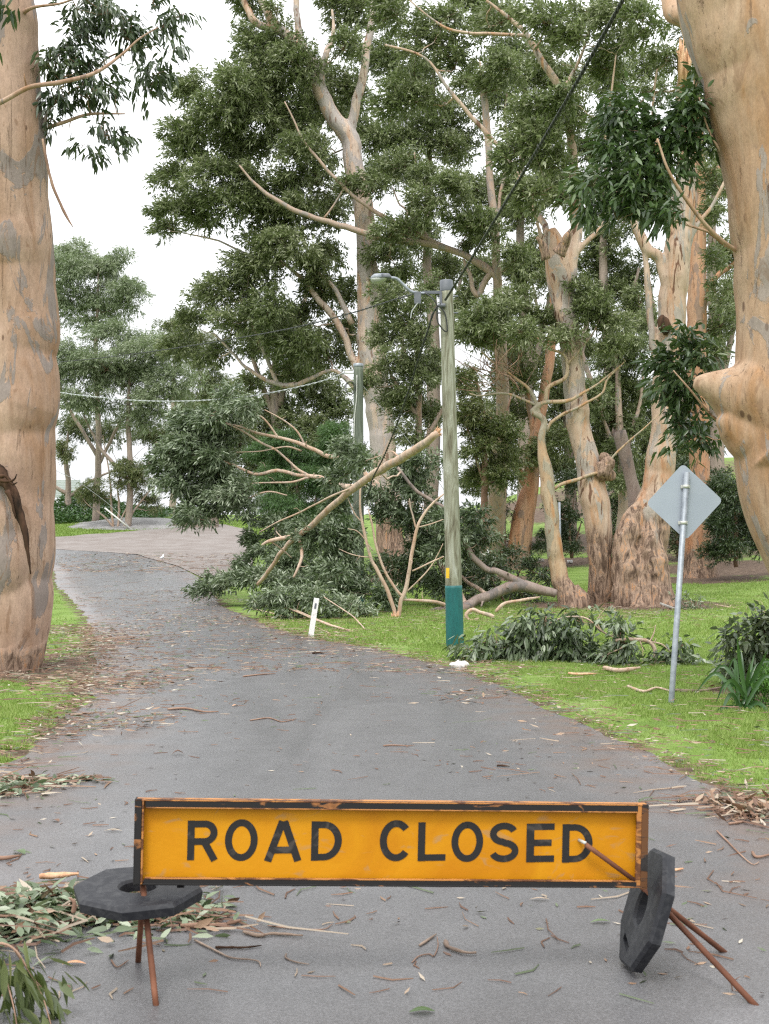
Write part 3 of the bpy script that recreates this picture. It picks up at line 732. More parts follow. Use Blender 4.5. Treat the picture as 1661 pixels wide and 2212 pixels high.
for q in ([(1350, 1330, 70, -.4), (1350, 1260, 66, -.4), (1354, 1180, 58, -.35), (1368, 1120, 44, -.25), (1388, 1080, 20, -.1)],
          [(1418, 1330, 78, -.5), (1414, 1250, 70, -.5), (1408, 1170, 56, -.4), (1418, 1100, 30, -.2)],
          [(1376, 1332, 54, -.75), (1380, 1280, 44, -.65), (1390, 1210, 30, -.5), (1396, 1150, 14, -.4)],
          [(1330, 1334, 40, -.5), (1336, 1290, 34, -.45), (1344, 1230, 24, -.4)], [(1446, 1334, 40, -.4), (1440, 1290, 34, -.4), (1434, 1220, 26, -.3)],
          [(1400, 1336, 44, -.9), (1404, 1300, 30, -.8), (1410, 1250, 18, -.7)]):
    T.limb(q, 30, .24, 3.4, seg=40, sk=False)
T.fill([(1440, 130, 34, 40), (1420, 200, 45, 36, 2), (1400, 330, 45, 40, 3), (1420, 430, 45, 40, 3), (1360, 460, 40, 36, 2), (1340, 420, 45, 36, 2), (1545, 400, 34, 45, 2.5), (1550, 470, 30, 40, 2), (1560, 560, 28, 36, 3), (1560, 640, 28, 36, 3), (1545, 330, 30, 36, 3)], .15, .042, 2.0)
T.done(M['leaf'], M['bark_c'])
ob = T.t
mb = MB()
for i in range(16):
    x = 1468 + RNG.random() * 20; h = RNG.random()
    mb.tube(np.array([at(x, 190 - h * 20, 33.75), at(x + RNG.normal(0, 3), 140 - 30 * h, 33.7), at(x + RNG.normal(0, 6), 112 - 34 * h, 33.7)]), [.05, .035, .004], 5, 0, .3, 9, i)
mb.build("splintered_top", M['splinter'], ob, b)
mb = MB()
ph = np.linspace(0, math.pi, 12)
mb.tube(np.array([at(1434, 702, 33.62) + A(.03 * math.sin(t * 2), 0, -.25 * math.cos(t)) for t in ph]), np.maximum(.15 * np.sin(ph), .01), 12, 0, .25, 7, 2)
mb.build("knot_hollow", M['hollow'], ob, b)

# grey broken snag between the two
b = at(1368, 1100, 35.2)
o = thing("dead_snag", at(1366, 1306, 35.0), "grey broken snag sticking up between the two fused gum trunks", "dead tree")
b = A(*o.location)
mb = MB(); Q = cat(np.array([[*at(1378, 1300, 34.9), .25], [*at(1374, 1100, 35), .21], [*at(1362, 1030, 35), .17], [*at(1350, 980, 35), .18], [*at(1337, 932, 35), .19]]), 26)
mb.tube(Q[:, :3], Q[:, 3], 14, 0, .10, 3, 3)
for i in range(7): mb.tube(np.array([at(1324 + i * 4.3, 940, 35 + .05 * (i % 3)), at(1324 + i * 4.3, 927 - 5 * RNG.random() + i * .8, 35)]), [.045, .008], 5)
mb.build("trunk", M['bark_grey'], o, b)

# ---- tree D: darker trunk behind the diamond sign
b = at(1513, 1254, 48); b[2] = float(gz(b[0], b[1]))
T = Tree("gum_tree", "dark red-brown gum trunk standing behind the diamond sign plate", "tree", 48, b)
T.limb([(1513, 1268, 70), (1512, 1225, 62), (1508, 1150, 52), (1512, 1044, 44), (1508, 800, 42), (1506, 594, 40), (1512, 400, 28), (1510, 300, 20), (1505, 150, 12), (1515, 40, 6)], 18, .08, 1.2, seg=50, shape=flare(b[2], 1.5, .25))
T.limb([(1508, 660, 16), (1525, 625, 14), (1550, 594, 12), (1590, 562, 9), (1630, 520, 5)], 8)
T.limb([(1508, 420, 16), (1530, 375, 18), (1550, 366, 18), (1575, 358, 17)], 10)
T.limb([(1510, 480, 12), (1560, 520, 10), (1600, 560, 6)], 8)
T.fill([(1520, 120, 50, 60), (1560, 80, 50, 60), (1490, 60, 40, 60), (1600, 560, 40, 40), (1580, 640, 40, 40), (1560, 700, 30, 40), (1550, 250, 40, 50), (1600, 470, 30, 40)], .17, .048, 2.0)
T.done(M['leaf'], M['bark_red'])

# ---- tree F: red trunk left of E
b = at(1121, 1226, 57); b[2] = float(gz(b[0], b[1]))
T = Tree("gum_tree", "leaning red-barked gum trunk between the lamp pole and the twisted tree", "tree", 57, b)
T.limb([(1119, 1240, 58), (1121, 1200, 50), (1130, 1122, 47), (1148, 1044, 34), (1152, 966, 27), (1165, 900, 24), (1178, 830, 22), (1190, 760, 20), (1195, 660, 16), (1190, 560, 10)], 16, .07, 1.2, seg=46, shape=flare(b[2], 1.5, .2))
T.limb([(1145, 1060, 20), (1110, 1000, 16), (1085, 960, 11), (1060, 900, 6)], 8)
T.limb([(1152, 940, 14), (1140, 860, 12), (1128, 800, 10), (1120, 740, 5)], 8)
T.fill([(1120, 760, 50, 36), (1150, 820, 40, 40), (1200, 620, 50, 40), (1140, 900, 40, 36), (1080, 900, 40, 36), (1110, 840, 45, 36), (1180, 980, 36, 45), (1110, 990, 36, 40), (1220, 960, 40, 40)], .18, .05, 1.8)
T.done(M['leaf_olive'], M['bark_red'])

# ---- tree E: twisted smaller gum in front of the cluster
b = at(1232, 1306, 34.2); b[2] = float(gz(b[0], b[1]))
T = Tree("gum_tree", "slim twisted gum with snaking bare branches, foot swollen against the fused trunks", "tree", 33.6, b)
T.fuse, T.soft = 0.022, 4
T.limb([(1236, 1320, 64), (1230, 1296, 52), (1212, 1250, 40), (1197, 1200, 36), (1187, 1122, 32), (1180, 1044, 31), (1175, 1000, 27), (1168, 960, 18), (1170, 940, 16), (1175, 918, 14), (1170, 905, 14), (1155, 895, 13), (1150, 890, 12), (1166, 874, 11), (1180, 868, 10), (1225, 864, 9), (1260, 849, 7), (1296, 826, 5), (1340, 790, 3)], 14, .06, 3, seg=90)
T.limb([(1245, 1315, 50), (1256, 1292, 36), (1240, 1262, 16)], 12, .12, 3)
T.limb([(1180, 932, 7), (1192, 911, 7), (1226, 890, 7), (1262, 872, 6), (1300, 849, 5), (1314, 818, 4), (1350, 780, 2.5)], 7)
T.limb([(1178, 868, 8), (1180, 844, 9), (1194, 831, 9), (1223, 815, 9), (1226, 786, 7), (1218, 764, 6), (1180, 749, 5), (1150, 719, 4), (1120, 700, 3)], 8, seg=40)
T.limb([(1226, 786, 6), (1250, 760, 5), (1280, 720, 4), (1300, 680, 2.5)], 7)
T.limb([(1198, 1056, 7), (1215, 1044, 8), (1252, 1035, 8), (1288, 1022, 7), (1314, 1015, 6), (1322, 989, 5), (1353, 958, 4), (1392, 924, 3), (1434, 885, 1.5)], 7, seg=40)
T.limb([(1168, 880, 8), (1140, 868, 6), (1090, 850, 5), (1040, 855, 4), (1015, 850, 2)], 7)
T.limb([(1165, 895, 10), (1150, 850, 8), (1120, 820, 6), (1075, 790, 4), (1040, 760, 3)], 7)
BE = [(1065, 684, 55, 36), (1040, 694, 50, 32), (1110, 669, 48, 36), (1180, 699, 50, 32), (1280, 679, 58, 44), (1310, 714, 46, 36), (1030, 744, 55, 30), (1070, 729, 42, 22), (1140, 724, 46, 28), (1255, 630, 45, 30), (1330, 744, 38, 28), (1225, 740, 40, 24), (1010, 700, 36, 32)]
T.fill(BE, .14, .042, 3.0, depth=1.2, wind=(-.2, 0, .15), tint=.06, lr=.02)
tw = MB()
for i in range(60):
    a0 = at(1040 + RNG.random() * 90, 790 + RNG.random() * 55, 33.6 + RNG.normal(0, .6)); e = a0 + A(RNG.normal(-.25, .5), RNG.normal(0, .4), RNG.uniform(.1, .9))
    T.crown.tube(cat(np.array([a0, (a0 + e) / 2 + RNG.normal(0, .08, 3), e]), 5), np.linspace(.012, .004, 5), 4, 1, rnd=.5)
T.done(M['leaf'], M['bark_twist'])

# ---- mid-distance bushy trees filling between the trunks
def bush(name, label, cat_, Y, base_px, stems, blobs, leaf, barkm, L, W, cover=2.2, **kw):
    b = at(base_px[0], base_px[1], Y); b[2] = float(gz(b[0], b[1]))
    T = Tree(name, label, cat_, Y, b, kw.pop('group', None))
    for s_ in stems: T.limb(s_, 7)
    T.fill(blobs, L, W, cover, **kw)
    return T.done(leaf, barkm)
bush("gum_tree", "dense green gum behind the top of the lamp pole, leaves down to the fallen limb", "tree", 44, (880, 1252),
     [[(880, 1262, 26), (885, 1150, 22), (900, 1000, 18), (905, 850, 13), (895, 720, 8), (880, 620, 4)], [(900, 980, 12), (960, 880, 8), (1010, 800, 4)], [(903, 900, 10), (850, 820, 6), (820, 760, 3)]],
     [(870, 784, 48, 38), (895, 834, 48, 38), (905, 664, 38, 34), (845, 648, 40, 38), (860, 696, 46, 34), (915, 730, 40, 40), (840, 745, 40, 36), (930, 800, 40, 40), (870, 890, 45, 40), (920, 900, 40, 45), (845, 850, 34, 36), (890, 950, 45, 30), (800, 830, 30, 34), (930, 620, 30, 24)], M['leaf'], M['bark_branch'], .15, .042, 2.4, tint=.04)
bush("gum_tree", "leafy young gum just right of the lamp pole, twiggy and reddish inside", "tree", 42, (1040, 1255),
     [[(1040, 1265, 20), (1045, 1120, 17), (1050, 980, 14), (1040, 880, 9), (1025, 800, 5)], [(1048, 1050, 9), (1020, 960, 6), (1000, 900, 3)], [(1050, 960, 8), (1090, 900, 5), (1105, 850, 3)]],
     [(1030, 894, 46, 36), (1055, 934, 55, 36), (1030, 969, 42, 32), (1065, 994, 46, 36), (1015, 850, 30, 30), (1000, 820, 30, 36), (1085, 1030, 40, 36), (1030, 1040, 36, 36), (1010, 930, 26, 40), (1100, 940, 36, 40)], M['leaf_olive'], M['twig'], .14, .038, 2.2)
bush("gum_tree", "deep green bushy tree seen between the two fused trunks", "tree", 47, (1340, 1235),
     [[(1340, 1245, 30), (1345, 1100, 26), (1340, 950, 20), (1335, 820, 12), (1330, 740, 6)], [(1342, 1000, 14), (1380, 880, 8), (1390, 800, 4)], [(1343, 1000, 12), (1300, 900, 7), (1285, 840, 4)]],
     [(1285, 874, 50, 44), (1330, 854, 55, 46), (1305, 919, 55, 36), (1370, 844, 46, 46), (1350, 910, 50, 36), (1390, 780, 36, 46), (1320, 780, 50, 40), (1380, 920, 30, 40), (1360, 730, 40, 40), (1350, 980, 40, 36), (1400, 700, 30, 44), (1300, 960, 30, 40), (1340, 1040, 40, 30)], M['leaf'], M['bark_branch'], .16, .044, 2.3, tint=-.08)
bush("feathery_tree", "feathery green wattle behind the hanging foliage left of the second pole", "tree", 43, (650, 1262),
     [[(650, 1275, 16), (650, 1180, 14), (645, 1080, 9), (630, 1000, 5)], [(650, 1160, 9), (690, 1060, 6), (720, 990, 3)], [(648, 1150, 8), (600, 1090, 4), (570, 1000, 2)]],
     [(640, 1010, 58, 46), (600, 1090, 55, 38), (680, 1060, 58, 55), (650, 1130, 58, 38), (720, 1000, 46, 38), (570, 985, 42, 34), (585, 1040, 40, 36), (700, 1120, 46, 40), (720, 950, 36, 36), (610, 960, 40, 34), (740, 1100, 36, 46)], M['leaf_fern'], M['twig_grey'], .11, .016, 3.0, tint=.0, sag=.5, spread=.35)
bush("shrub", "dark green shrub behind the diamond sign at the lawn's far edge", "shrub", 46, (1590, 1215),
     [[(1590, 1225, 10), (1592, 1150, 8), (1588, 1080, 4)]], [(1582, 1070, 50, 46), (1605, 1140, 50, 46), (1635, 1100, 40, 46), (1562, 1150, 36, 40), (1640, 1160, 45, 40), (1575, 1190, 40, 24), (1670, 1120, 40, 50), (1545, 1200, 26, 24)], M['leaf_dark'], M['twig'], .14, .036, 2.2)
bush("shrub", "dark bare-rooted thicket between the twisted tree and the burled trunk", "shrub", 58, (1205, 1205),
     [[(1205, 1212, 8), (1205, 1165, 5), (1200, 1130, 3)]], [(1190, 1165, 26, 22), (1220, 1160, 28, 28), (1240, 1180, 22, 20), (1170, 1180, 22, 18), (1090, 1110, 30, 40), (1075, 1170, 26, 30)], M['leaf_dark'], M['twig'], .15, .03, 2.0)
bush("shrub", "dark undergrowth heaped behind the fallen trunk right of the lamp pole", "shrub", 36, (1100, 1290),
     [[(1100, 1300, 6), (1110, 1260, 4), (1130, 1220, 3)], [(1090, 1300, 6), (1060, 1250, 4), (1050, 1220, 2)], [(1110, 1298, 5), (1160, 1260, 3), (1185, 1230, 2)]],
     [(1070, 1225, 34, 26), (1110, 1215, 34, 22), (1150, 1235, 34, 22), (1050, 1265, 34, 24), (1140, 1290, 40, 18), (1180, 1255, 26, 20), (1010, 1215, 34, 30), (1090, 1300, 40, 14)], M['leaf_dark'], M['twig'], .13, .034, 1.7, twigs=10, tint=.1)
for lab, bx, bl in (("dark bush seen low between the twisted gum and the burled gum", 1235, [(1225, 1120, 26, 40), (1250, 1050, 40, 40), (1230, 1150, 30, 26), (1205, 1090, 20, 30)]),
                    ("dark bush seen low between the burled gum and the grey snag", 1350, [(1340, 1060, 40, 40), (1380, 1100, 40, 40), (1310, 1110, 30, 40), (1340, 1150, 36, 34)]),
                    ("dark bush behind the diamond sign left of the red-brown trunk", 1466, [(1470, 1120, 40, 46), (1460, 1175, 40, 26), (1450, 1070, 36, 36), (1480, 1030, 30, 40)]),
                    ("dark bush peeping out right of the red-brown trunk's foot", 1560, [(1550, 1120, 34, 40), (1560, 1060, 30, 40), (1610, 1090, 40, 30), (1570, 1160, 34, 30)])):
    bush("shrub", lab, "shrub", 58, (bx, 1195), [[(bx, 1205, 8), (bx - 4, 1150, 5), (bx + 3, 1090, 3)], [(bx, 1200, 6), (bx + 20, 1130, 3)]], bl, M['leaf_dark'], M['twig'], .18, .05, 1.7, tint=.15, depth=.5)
# background mass, each tree its own thing
BGT = [("low thicket of gums far behind the twisted tree and the fused trunks", 72, 1230, [(1110, 900, 60, 50), (1180, 950, 50, 40), (1240, 900, 50, 60), (1160, 1010, 46, 34), (1220, 1010, 46, 34), (1080, 980, 50, 40), (1300, 1000, 50, 50), (1260, 780, 50, 50), (1330, 940, 46, 50), (1150, 780, 50, 50), (1090, 820, 50, 50), (1210, 850, 50, 50), (1360, 1010, 40, 40), (1040, 1060, 50, 40)]),
       ("low thicket far behind the diamond sign", 70, 1480, [(1400, 880, 40, 50), (1460, 900, 50, 50), (1400, 980, 40, 50), (1470, 1000, 50, 50), (1450, 1080, 60, 50), (1520, 880, 40, 46), (1530, 950, 34, 40), (1400, 1060, 40, 40), (1520, 1070, 40, 50), (1570, 1110, 50, 40), (1640, 1110, 50, 46)]),
       ("thin-crowned gum far behind, filling the top centre of the woods", 68, 930, [(820, 130, 60, 60), (900, 300, 70, 50), (820, 300, 60, 60), (960, 330, 50, 40), (980, 260, 60, 50), (900, 170, 60, 50), (840, 380, 60, 40), (1000, 330, 40, 40), (820, 30, 60, 40), (760, 260, 40, 50), (900, 520, 60, 50), (950, 600, 60, 50), (820, 640, 40, 50)]),
       ("distant gum whose crown shows above the twisted tree", 66, 1130, [(1090, 220, 60, 40), (1150, 180, 60, 40), (1120, 120, 60, 40), (1200, 420, 50, 60), (1120, 470, 60, 50), (1130, 600, 60, 50), (1040, 420, 50, 50), (1060, 60, 60, 40), (1170, 560, 50, 50), (1020, 20, 50, 40), (1030, 600, 40, 40), (1000, 660, 40, 40)]),
       ("distant gum whose crown fills the gap left of the broken-topped tree", 64, 1310, [(1290, 320, 60, 50), (1330, 260, 50, 50), (1280, 420, 60, 50), (1320, 520, 60, 50), (1370, 600, 60, 50), (1290, 580, 50, 50), (1390, 460, 40, 50), (1250, 170, 60, 40), (1340, 170, 60, 40), (1400, 150, 40, 40), (1300, 660, 60, 40), (1380, 680, 40, 50)]),
       ("distant gum half hidden by the knobbly right-hand trunk", 62, 1545, [(1540, 150, 60, 60), (1580, 300, 50, 60), (1560, 420, 40, 50), (1560, 560, 40, 50), (1580, 700, 40, 50), (1530, 780, 40, 50), (1550, 860, 30, 40), (1600, 220, 40, 60), (1530, 480, 30, 40)]),
       ("distant olive gum low behind the hanging foliage by the second pole", 66, 600, [(600, 720, 60, 50), (660, 800, 60, 50), (560, 830, 50, 24), (700, 860, 60, 50), (620, 880, 60, 36), (540, 880, 40, 36), (730, 900, 40, 50), (560, 740, 50, 40), (660, 930, 60, 40), (580, 940, 50, 40), (510, 900, 40, 40), (520, 960, 40, 46), (570, 1010, 50, 46), (610, 1060, 50, 50), (560, 1060, 40, 30), (680, 1000, 60, 60), (740, 1000, 50, 60), (560, 700, 40, 30)])]
for lab, Y, bx, bl in BGT:
    by = 1210 - 20
    b = at(bx, by, Y); b[2] = float(gz(b[0], b[1])); by = HY - (b[2] - CH) * F / Y
    top_ = min(q[1] for q in bl)
    bush("gum_tree", lab, "tree", Y, (bx, by), [[(bx, by + 10, 34), (bx + 6, (by + top_) * .6, 28), (bx - 8, (by + top_) * .42, 18), (bx + 10, top_ + 60, 6)], [(bx + 4, by - 330, 16), (bx + 40, by - 480, 12), (bx + 70, by - 620, 6)], [(bx + 4, by - 280, 14), (bx - 50, by - 420, 10), (bx - 80, by - 560, 5)]], bl, M['leaf'], M['bark_far'], .22, .065, 2.6, group=None, tint=-.05, twigs=9, lr=.04)

# far left: pale gums on the rise
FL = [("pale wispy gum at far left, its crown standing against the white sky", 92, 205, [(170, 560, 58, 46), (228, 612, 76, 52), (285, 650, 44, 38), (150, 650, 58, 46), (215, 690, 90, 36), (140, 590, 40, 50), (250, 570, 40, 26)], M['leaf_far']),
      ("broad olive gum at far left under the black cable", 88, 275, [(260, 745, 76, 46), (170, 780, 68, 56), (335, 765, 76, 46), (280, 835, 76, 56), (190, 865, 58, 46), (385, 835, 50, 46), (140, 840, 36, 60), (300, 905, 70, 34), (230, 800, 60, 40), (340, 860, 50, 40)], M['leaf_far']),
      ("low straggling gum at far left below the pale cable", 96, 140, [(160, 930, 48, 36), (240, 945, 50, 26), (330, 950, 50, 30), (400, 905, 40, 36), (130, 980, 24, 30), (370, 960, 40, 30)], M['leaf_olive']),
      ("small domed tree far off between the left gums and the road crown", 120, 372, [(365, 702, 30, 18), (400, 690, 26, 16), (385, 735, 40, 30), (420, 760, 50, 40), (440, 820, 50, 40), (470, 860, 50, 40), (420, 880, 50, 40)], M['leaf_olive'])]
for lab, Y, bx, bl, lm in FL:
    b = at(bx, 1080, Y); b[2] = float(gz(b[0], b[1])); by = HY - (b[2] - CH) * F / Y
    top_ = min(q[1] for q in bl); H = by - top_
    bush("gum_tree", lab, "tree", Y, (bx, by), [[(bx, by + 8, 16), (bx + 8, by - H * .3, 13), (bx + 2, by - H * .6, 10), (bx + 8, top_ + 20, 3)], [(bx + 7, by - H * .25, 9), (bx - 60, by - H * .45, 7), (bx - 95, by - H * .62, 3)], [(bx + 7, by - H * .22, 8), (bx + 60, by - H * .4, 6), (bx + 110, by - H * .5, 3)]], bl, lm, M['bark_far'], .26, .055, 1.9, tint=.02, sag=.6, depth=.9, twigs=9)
b = on(250, 1142)
bush("small_tree", "low multi-stemmed tree with pale bare stems in front of the rock slab at far left", "tree", b[1], (250, 1142),
     [[(246, 1145, 6), (240, 1094, 5), (239, 1049, 4), (232, 1000, 3), (222, 940, 1.5)], [(254, 1145, 6), (257, 1094, 5), (255, 1060, 3), (262, 1010, 2)], [(264, 1145, 6), (284, 1112, 5), (318, 1065, 3), (335, 1050, 1.5)], [(248, 1140, 5), (216, 1108, 4), (187, 1087, 2.5), (170, 1060, 1.5)], [(258, 1130, 4), (280, 1085, 3), (296, 1060, 2)]],
     [(203, 1060, 34, 22), (270, 1032, 38, 32), (300, 1052, 36, 28), (325, 1080, 24, 24), (180, 1085, 22, 18), (285, 1010, 30, 20), (335, 1100, 14, 16), (225, 1075, 24, 14), (310, 1025, 24, 20)], M['leaf_olive'], M['bark_branch'], .2, .045, 1.6, depth=.4, sag=.5, limbs=True)
# ------------------------------------------------------------------ the two big near trees at the sides of the frame
b = at(10, 1462, 17.4); b[2] = 0
T = Tree("gum_tree", "thick smooth gum with grey bark patches and a torn limb scar beside the left verge", "tree", 17.4, b)
T.fuse, T.soft = 0.024, 5
T.limb([(6, 1482, 168), (8, 1440, 150), (14, 1380, 160), (28, 1300, 164), (38, 1220, 156), (40, 1100, 156), (42, 980, 156), (50, 850, 152), (46, 700, 152), (36, 560, 154), (24, 400, 158), (10, 200, 152), (-2, 0, 146), (-12, -160, 140), (-30, -380, 120)], 40, .018, 1.3, seg=120, shape=flare(0, .35, .10, 8, .4, .3))
T.limb([(0, 1330, 60, -.25), (18, 1240, 96, -.30), (14, 1150, 92, -.30), (-22, 1050, 84, -.28), (-70, 960, 76, -.2), (-120, 860, 60, -.2)], 24, .05, 2, seg=40, sk=False)
T.limb([(-60, 250, 20, -1.2), (0, 222, 12, -1.3), (60, 190, 11, -1.3), (130, 178, 10, -1.2), (210, 155, 8, -1.0), (262, 120, 6, -.8), (300, 85, 4, -.7), (340, 60, 2.5, -.6)], 8, seg=40)
T.limb([(70, 300, 16), (95, 278, 10), (140, 262, 8), (200, 245, 6), (270, 245, 3)], 8)
T.limb([(60, 330, 12), (96, 270, 8), (110, 230, 7), (180, 180, 5, .4), (240, 120, 4, .5), (330, 100, 2.5, .5)], 8)
T.limb([(40, 40, 14), (70, 18, 8, -.4), (130, 8, 5, -.4), (200, -20, 4, -.4)], 8)
BL = [(230, 30, 60, 36), (200, 72, 60, 32), (150, 112, 38, 38), (128, 172, 42, 32), (190, 150, 55, 36), (282, 90, 46, 36), (350, 60, 38, 32), (392, 36, 22, 18), (372, 120, 32, 26), (332, 160, 36, 26), (128, 225, 45, 34), (190, 212, 46, 30), (250, 195, 36, 26), (312, 190, 36, 34), (108, 262, 26, 16), (222, 292, 40, 22), (270, 292, 26, 20), (182, 312, 20, 16), (204, 330, 26, 15), (246, 334, 16, 12), (170, 20, 40, 30), (260, 60, 40, 30), (110, 150, 24, 36), (330, 20, 24, 18)]
COV = 1.5
T.fill(BL, .125, .036, 1.75, depth=.5, wind=(.15, 0, -.1), sag=.7, droop=.2, fine=True, twigs=8, spread=.45, lr=.008, per=8, tn=5)
T.fill([(8, 20, 16, 34, -7), (-20, 40, 30, 36, -7)], .11, .03, 1.3, fine=True, sag=.9, limbs=False)
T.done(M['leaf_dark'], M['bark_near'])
ob = T.t
mb = MB()
mb.tube(cat(np.array([at(-6, 1010, 17.05), at(10, 1036, 16.82), at(30, 1075, 16.72), at(46, 1130, 16.68), at(58, 1180, 16.66), at(66, 1240, 16.64)]), 24), np.interp(np.linspace(0, 1, 24), [0, .2, .6, 1], [.10, .09, .055, .01]), 12, 0, .5, 7, 3)
for q in ([(2, 1038), (14, 1040), (30, 1036), (36, 1024)], [(0, 1030), (12, 1028), (26, 1046), (37, 1042)], [(14, 1060), (24, 1080), (30, 1104), (34, 1120)]):
    mb.tube(cat(np.array([at(x, y, 16.62) for x, y in q]), 10), np.linspace(.03, .006, 10), 6, 0, .4, 12, 5)
mb.build("torn_scar", M['hollow'], ob, b)
mb = MB()
Q = cat(np.array([at(92, 300, 16.7), at(100, 345, 16.7), at(112, 395, 16.7), at(130, 440, 16.7), at(145, 470, 16.7), at(156, 488, 16.7), at(158, 491, 16.7)]), 26)
mb.tube(Q, np.interp(np.linspace(0, 1, 26), [0, .1, .8, 1], [.012, .018, .02, .004]), 6, 0, .25, 14, 2)
mb.build("hanging_bark_strip", M['twig'], ob, b)

b = at(1860, 1512, 13.9); b[2] = 0
T = Tree("gum_tree", "massive knobbly tan gum leaning in at the right edge of the frame", "tree", 13.9, b)
T.fuse, T.soft = 0.022, 5
T.limb([(1880, 1530, 330), (1862, 1480, 290), (1832, 1380, 260), (1790, 1240, 250), (1752, 1130, 246), (1722, 1040, 246), (1708, 960, 236), (1708, 850, 232), (1706, 700, 218), (1700, 580, 216), (1688, 440, 208), (1668, 330, 206), (1640, 240, 210), (1612, 150, 214), (1586, 60, 220), (1570, -20, 226), (1560, -120, 230)], 44, .03, 1.3, seg=130)
T.limb([(1725, 900, 350), (1675, 872, 285), (1628, 854, 200), (1586, 843, 138), (1550, 835, 88), (1524, 829, 56), (1507, 826, 36), (1498, 825, 22)], 30, .05, 2.4, seg=40, sk=False)
T.limb([(1650, 950, 140, -.05), (1606, 922, 104, -.06), (1574, 906, 66, -.08), (1557, 902, 38, -.08), (1549, 901, 14, -.08)], 22, .03, 3, seg=24, sk=False)
T.limb([(1740, 20, 90, .5), (1640, -10, 80, .6), (1500, -60, 60, .8)], 16, .05, 1.4)
T.limb([(1650, 70, 60, 1.2), (1560, 10, 50, 1.6), (1470, 30, 44, 2), (1448, -10, 40, 2.2), (1430, -80, 36, 2.4)], 14, .05, 1.4)
T.limb([(1640, 560, 14, .2), (1592, 542, 10), (1540, 500, 9, -.2), (1490, 440, 8, -.3), (1445, 370, 6, -.4), (1420, 300, 4, -.4)], 8, seg=36)
T.limb([(1545, 505, 7), (1480, 485, 5), (1420, 465, 4), (1340, 435, 2.5)], 6)
T.limb([(1600, 380, 10), (1560, 330, 7), (1530, 280, 5), (1510, 210, 3)], 6)
T.limb([(1680, 1000, 12, .5), (1600, 940, 7, .4), (1540, 900, 5, .3), (1490, 840, 4, .2), (1455, 800, 2.5, .2)], 6)
BR = [(1370, 240, 46, 36), (1340, 282, 55, 36), (1405, 278, 55, 46), (1330, 350, 55, 40), (1395, 350, 55, 46), (1282, 400, 46, 28), (1330, 425, 55, 30), (1405, 410, 55, 36), (1270, 452, 38, 26), (1330, 472, 46, 20), (1430, 466, 46, 26), (1490, 285, 38, 46), (1522, 240, 36, 46), (1508, 195, 26, 34), (1542, 300, 22, 28), (1456, 325, 38, 38), (1445, 400, 36, 36), (1380, 445, 40, 26)]
T.fill(BR, .135, .038, 4.2, depth=.8, wind=(-.3, 0, -.05), sag=.45, fine=True, twigs=8, lr=.012, per=9, tn=5)
T.fill([(1495, 739, 34, 24), (1472, 774, 44, 30), (1442, 812, 26, 34), (1482, 820, 40, 34), (1516, 788, 30, 30), (1540, 760, 20, 26), (1468, 915, 24, 18), (1500, 940, 34, 24), (1520, 962, 22, 24), (1498, 890, 26, 24), (1464, 965, 12, 10), (1452, 860, 18, 18), (1470, 845, 26, 24), (1500, 850, 20, 20)]
       and [(q[0] - 10, q[1], q[2], q[3], .9) for q in [(1495, 739, 34, 24), (1472, 774, 44, 30), (1442, 812, 26, 34), (1482, 820, 40, 34), (1516, 775, 30, 30), (1468, 915, 24, 18), (1500, 940, 34, 24), (1520, 962, 22, 24), (1498, 890, 26, 24), (1464, 965, 12, 10), (1452, 860, 18, 18), (1470, 845, 26, 24), (1505, 855, 24, 24)]], .135, .038, 4.6, depth=.4, wind=(-.2, 0, -.05), sag=.5, fine=True, twigs=8, lr=.012, per=9, tn=5)
T.done(M['leaf_fresh'], M['bark_right'])

# ------------------------------------------------------------------ fallen timber
COV = 1.6
b = on(1010, 1316); b[1] = 33
b = at(1010, 1318, 33); b[2] = float(gz(b[0], b[1]))
T = Tree("fallen_tree", "fallen gum lying across the lawn, its leafy head hanging out over the road bend", "fallen tree", 33, b)
T.limb([(864, 1322, 12, -1), (895, 1328, 14, -1), (934, 1322, 17, -.8), (963, 1318, 19, -.6), (1000, 1312, 21, -.4), (1025, 1296, 22), (1080, 1278, 24), (1119, 1263, 26), (1158, 1268, 22), (1200, 1282, 18)], 14, .08, 3, seg=44, mat=1)
T.limb([(1140, 1264, 20), (1095, 1240, 17), (1070, 1230, 15), (1051, 1228, 14), (1025, 1205, 13), (1000, 1160, 11), (975, 1110, 9), (900, 1060, 8), (860, 1010, 7)], 10, seg=36, mat=1)
T.limb([(1010, 1312, 18), (940, 1200, 16, 1), (860, 1090, 15, 1.5), (800, 1050, 14, 2), (760, 1052, 13, 2.2), (727, 1046, 12, 2.5), (700, 1035, 10, 2.6), (668, 1030, 9, 2.8), (640, 1027, 8, 3), (600, 1018, 8, 3), (550, 1024, 7, 3), (508, 1005, 6, 3), (470, 993, 5, 3), (440, 985, 3, 3)], 9, seg=60)
T.limb([(668, 1030, 7, 2.8), (640, 1012, 6, 3), (600, 975, 5, 3), (570, 960, 5, 3), (530, 935, 4, 3), (490, 915, 3, 3)], 7)
T.limb([(668, 1032, 6, 2.8), (630, 1042, 5, 2.8), (590, 1043, 4, 2.8), (540, 1044, 3, 2.8)], 6)
T.limb([(860, 1090, 12, 1.5), (760, 1000, 11, 2.5), (706, 985, 10, 3), (680, 972, 9, 3), (640, 955, 8, 3.2), (600, 945, 7, 3.2), (560, 937, 6, 3.2), (510, 920, 4, 3.2), (470, 910, 3, 3.2)], 8, seg=44)
T.limb([(600, 945, 5, 3.2), (570, 905, 4, 3.2), (545, 895, 3, 3.2)], 6)
T.limb([(660, 965, 5, 3.2), (640, 930, 4, 3.2), (600, 900, 3, 3.2), (560, 880, 2, 3.2)], 6)
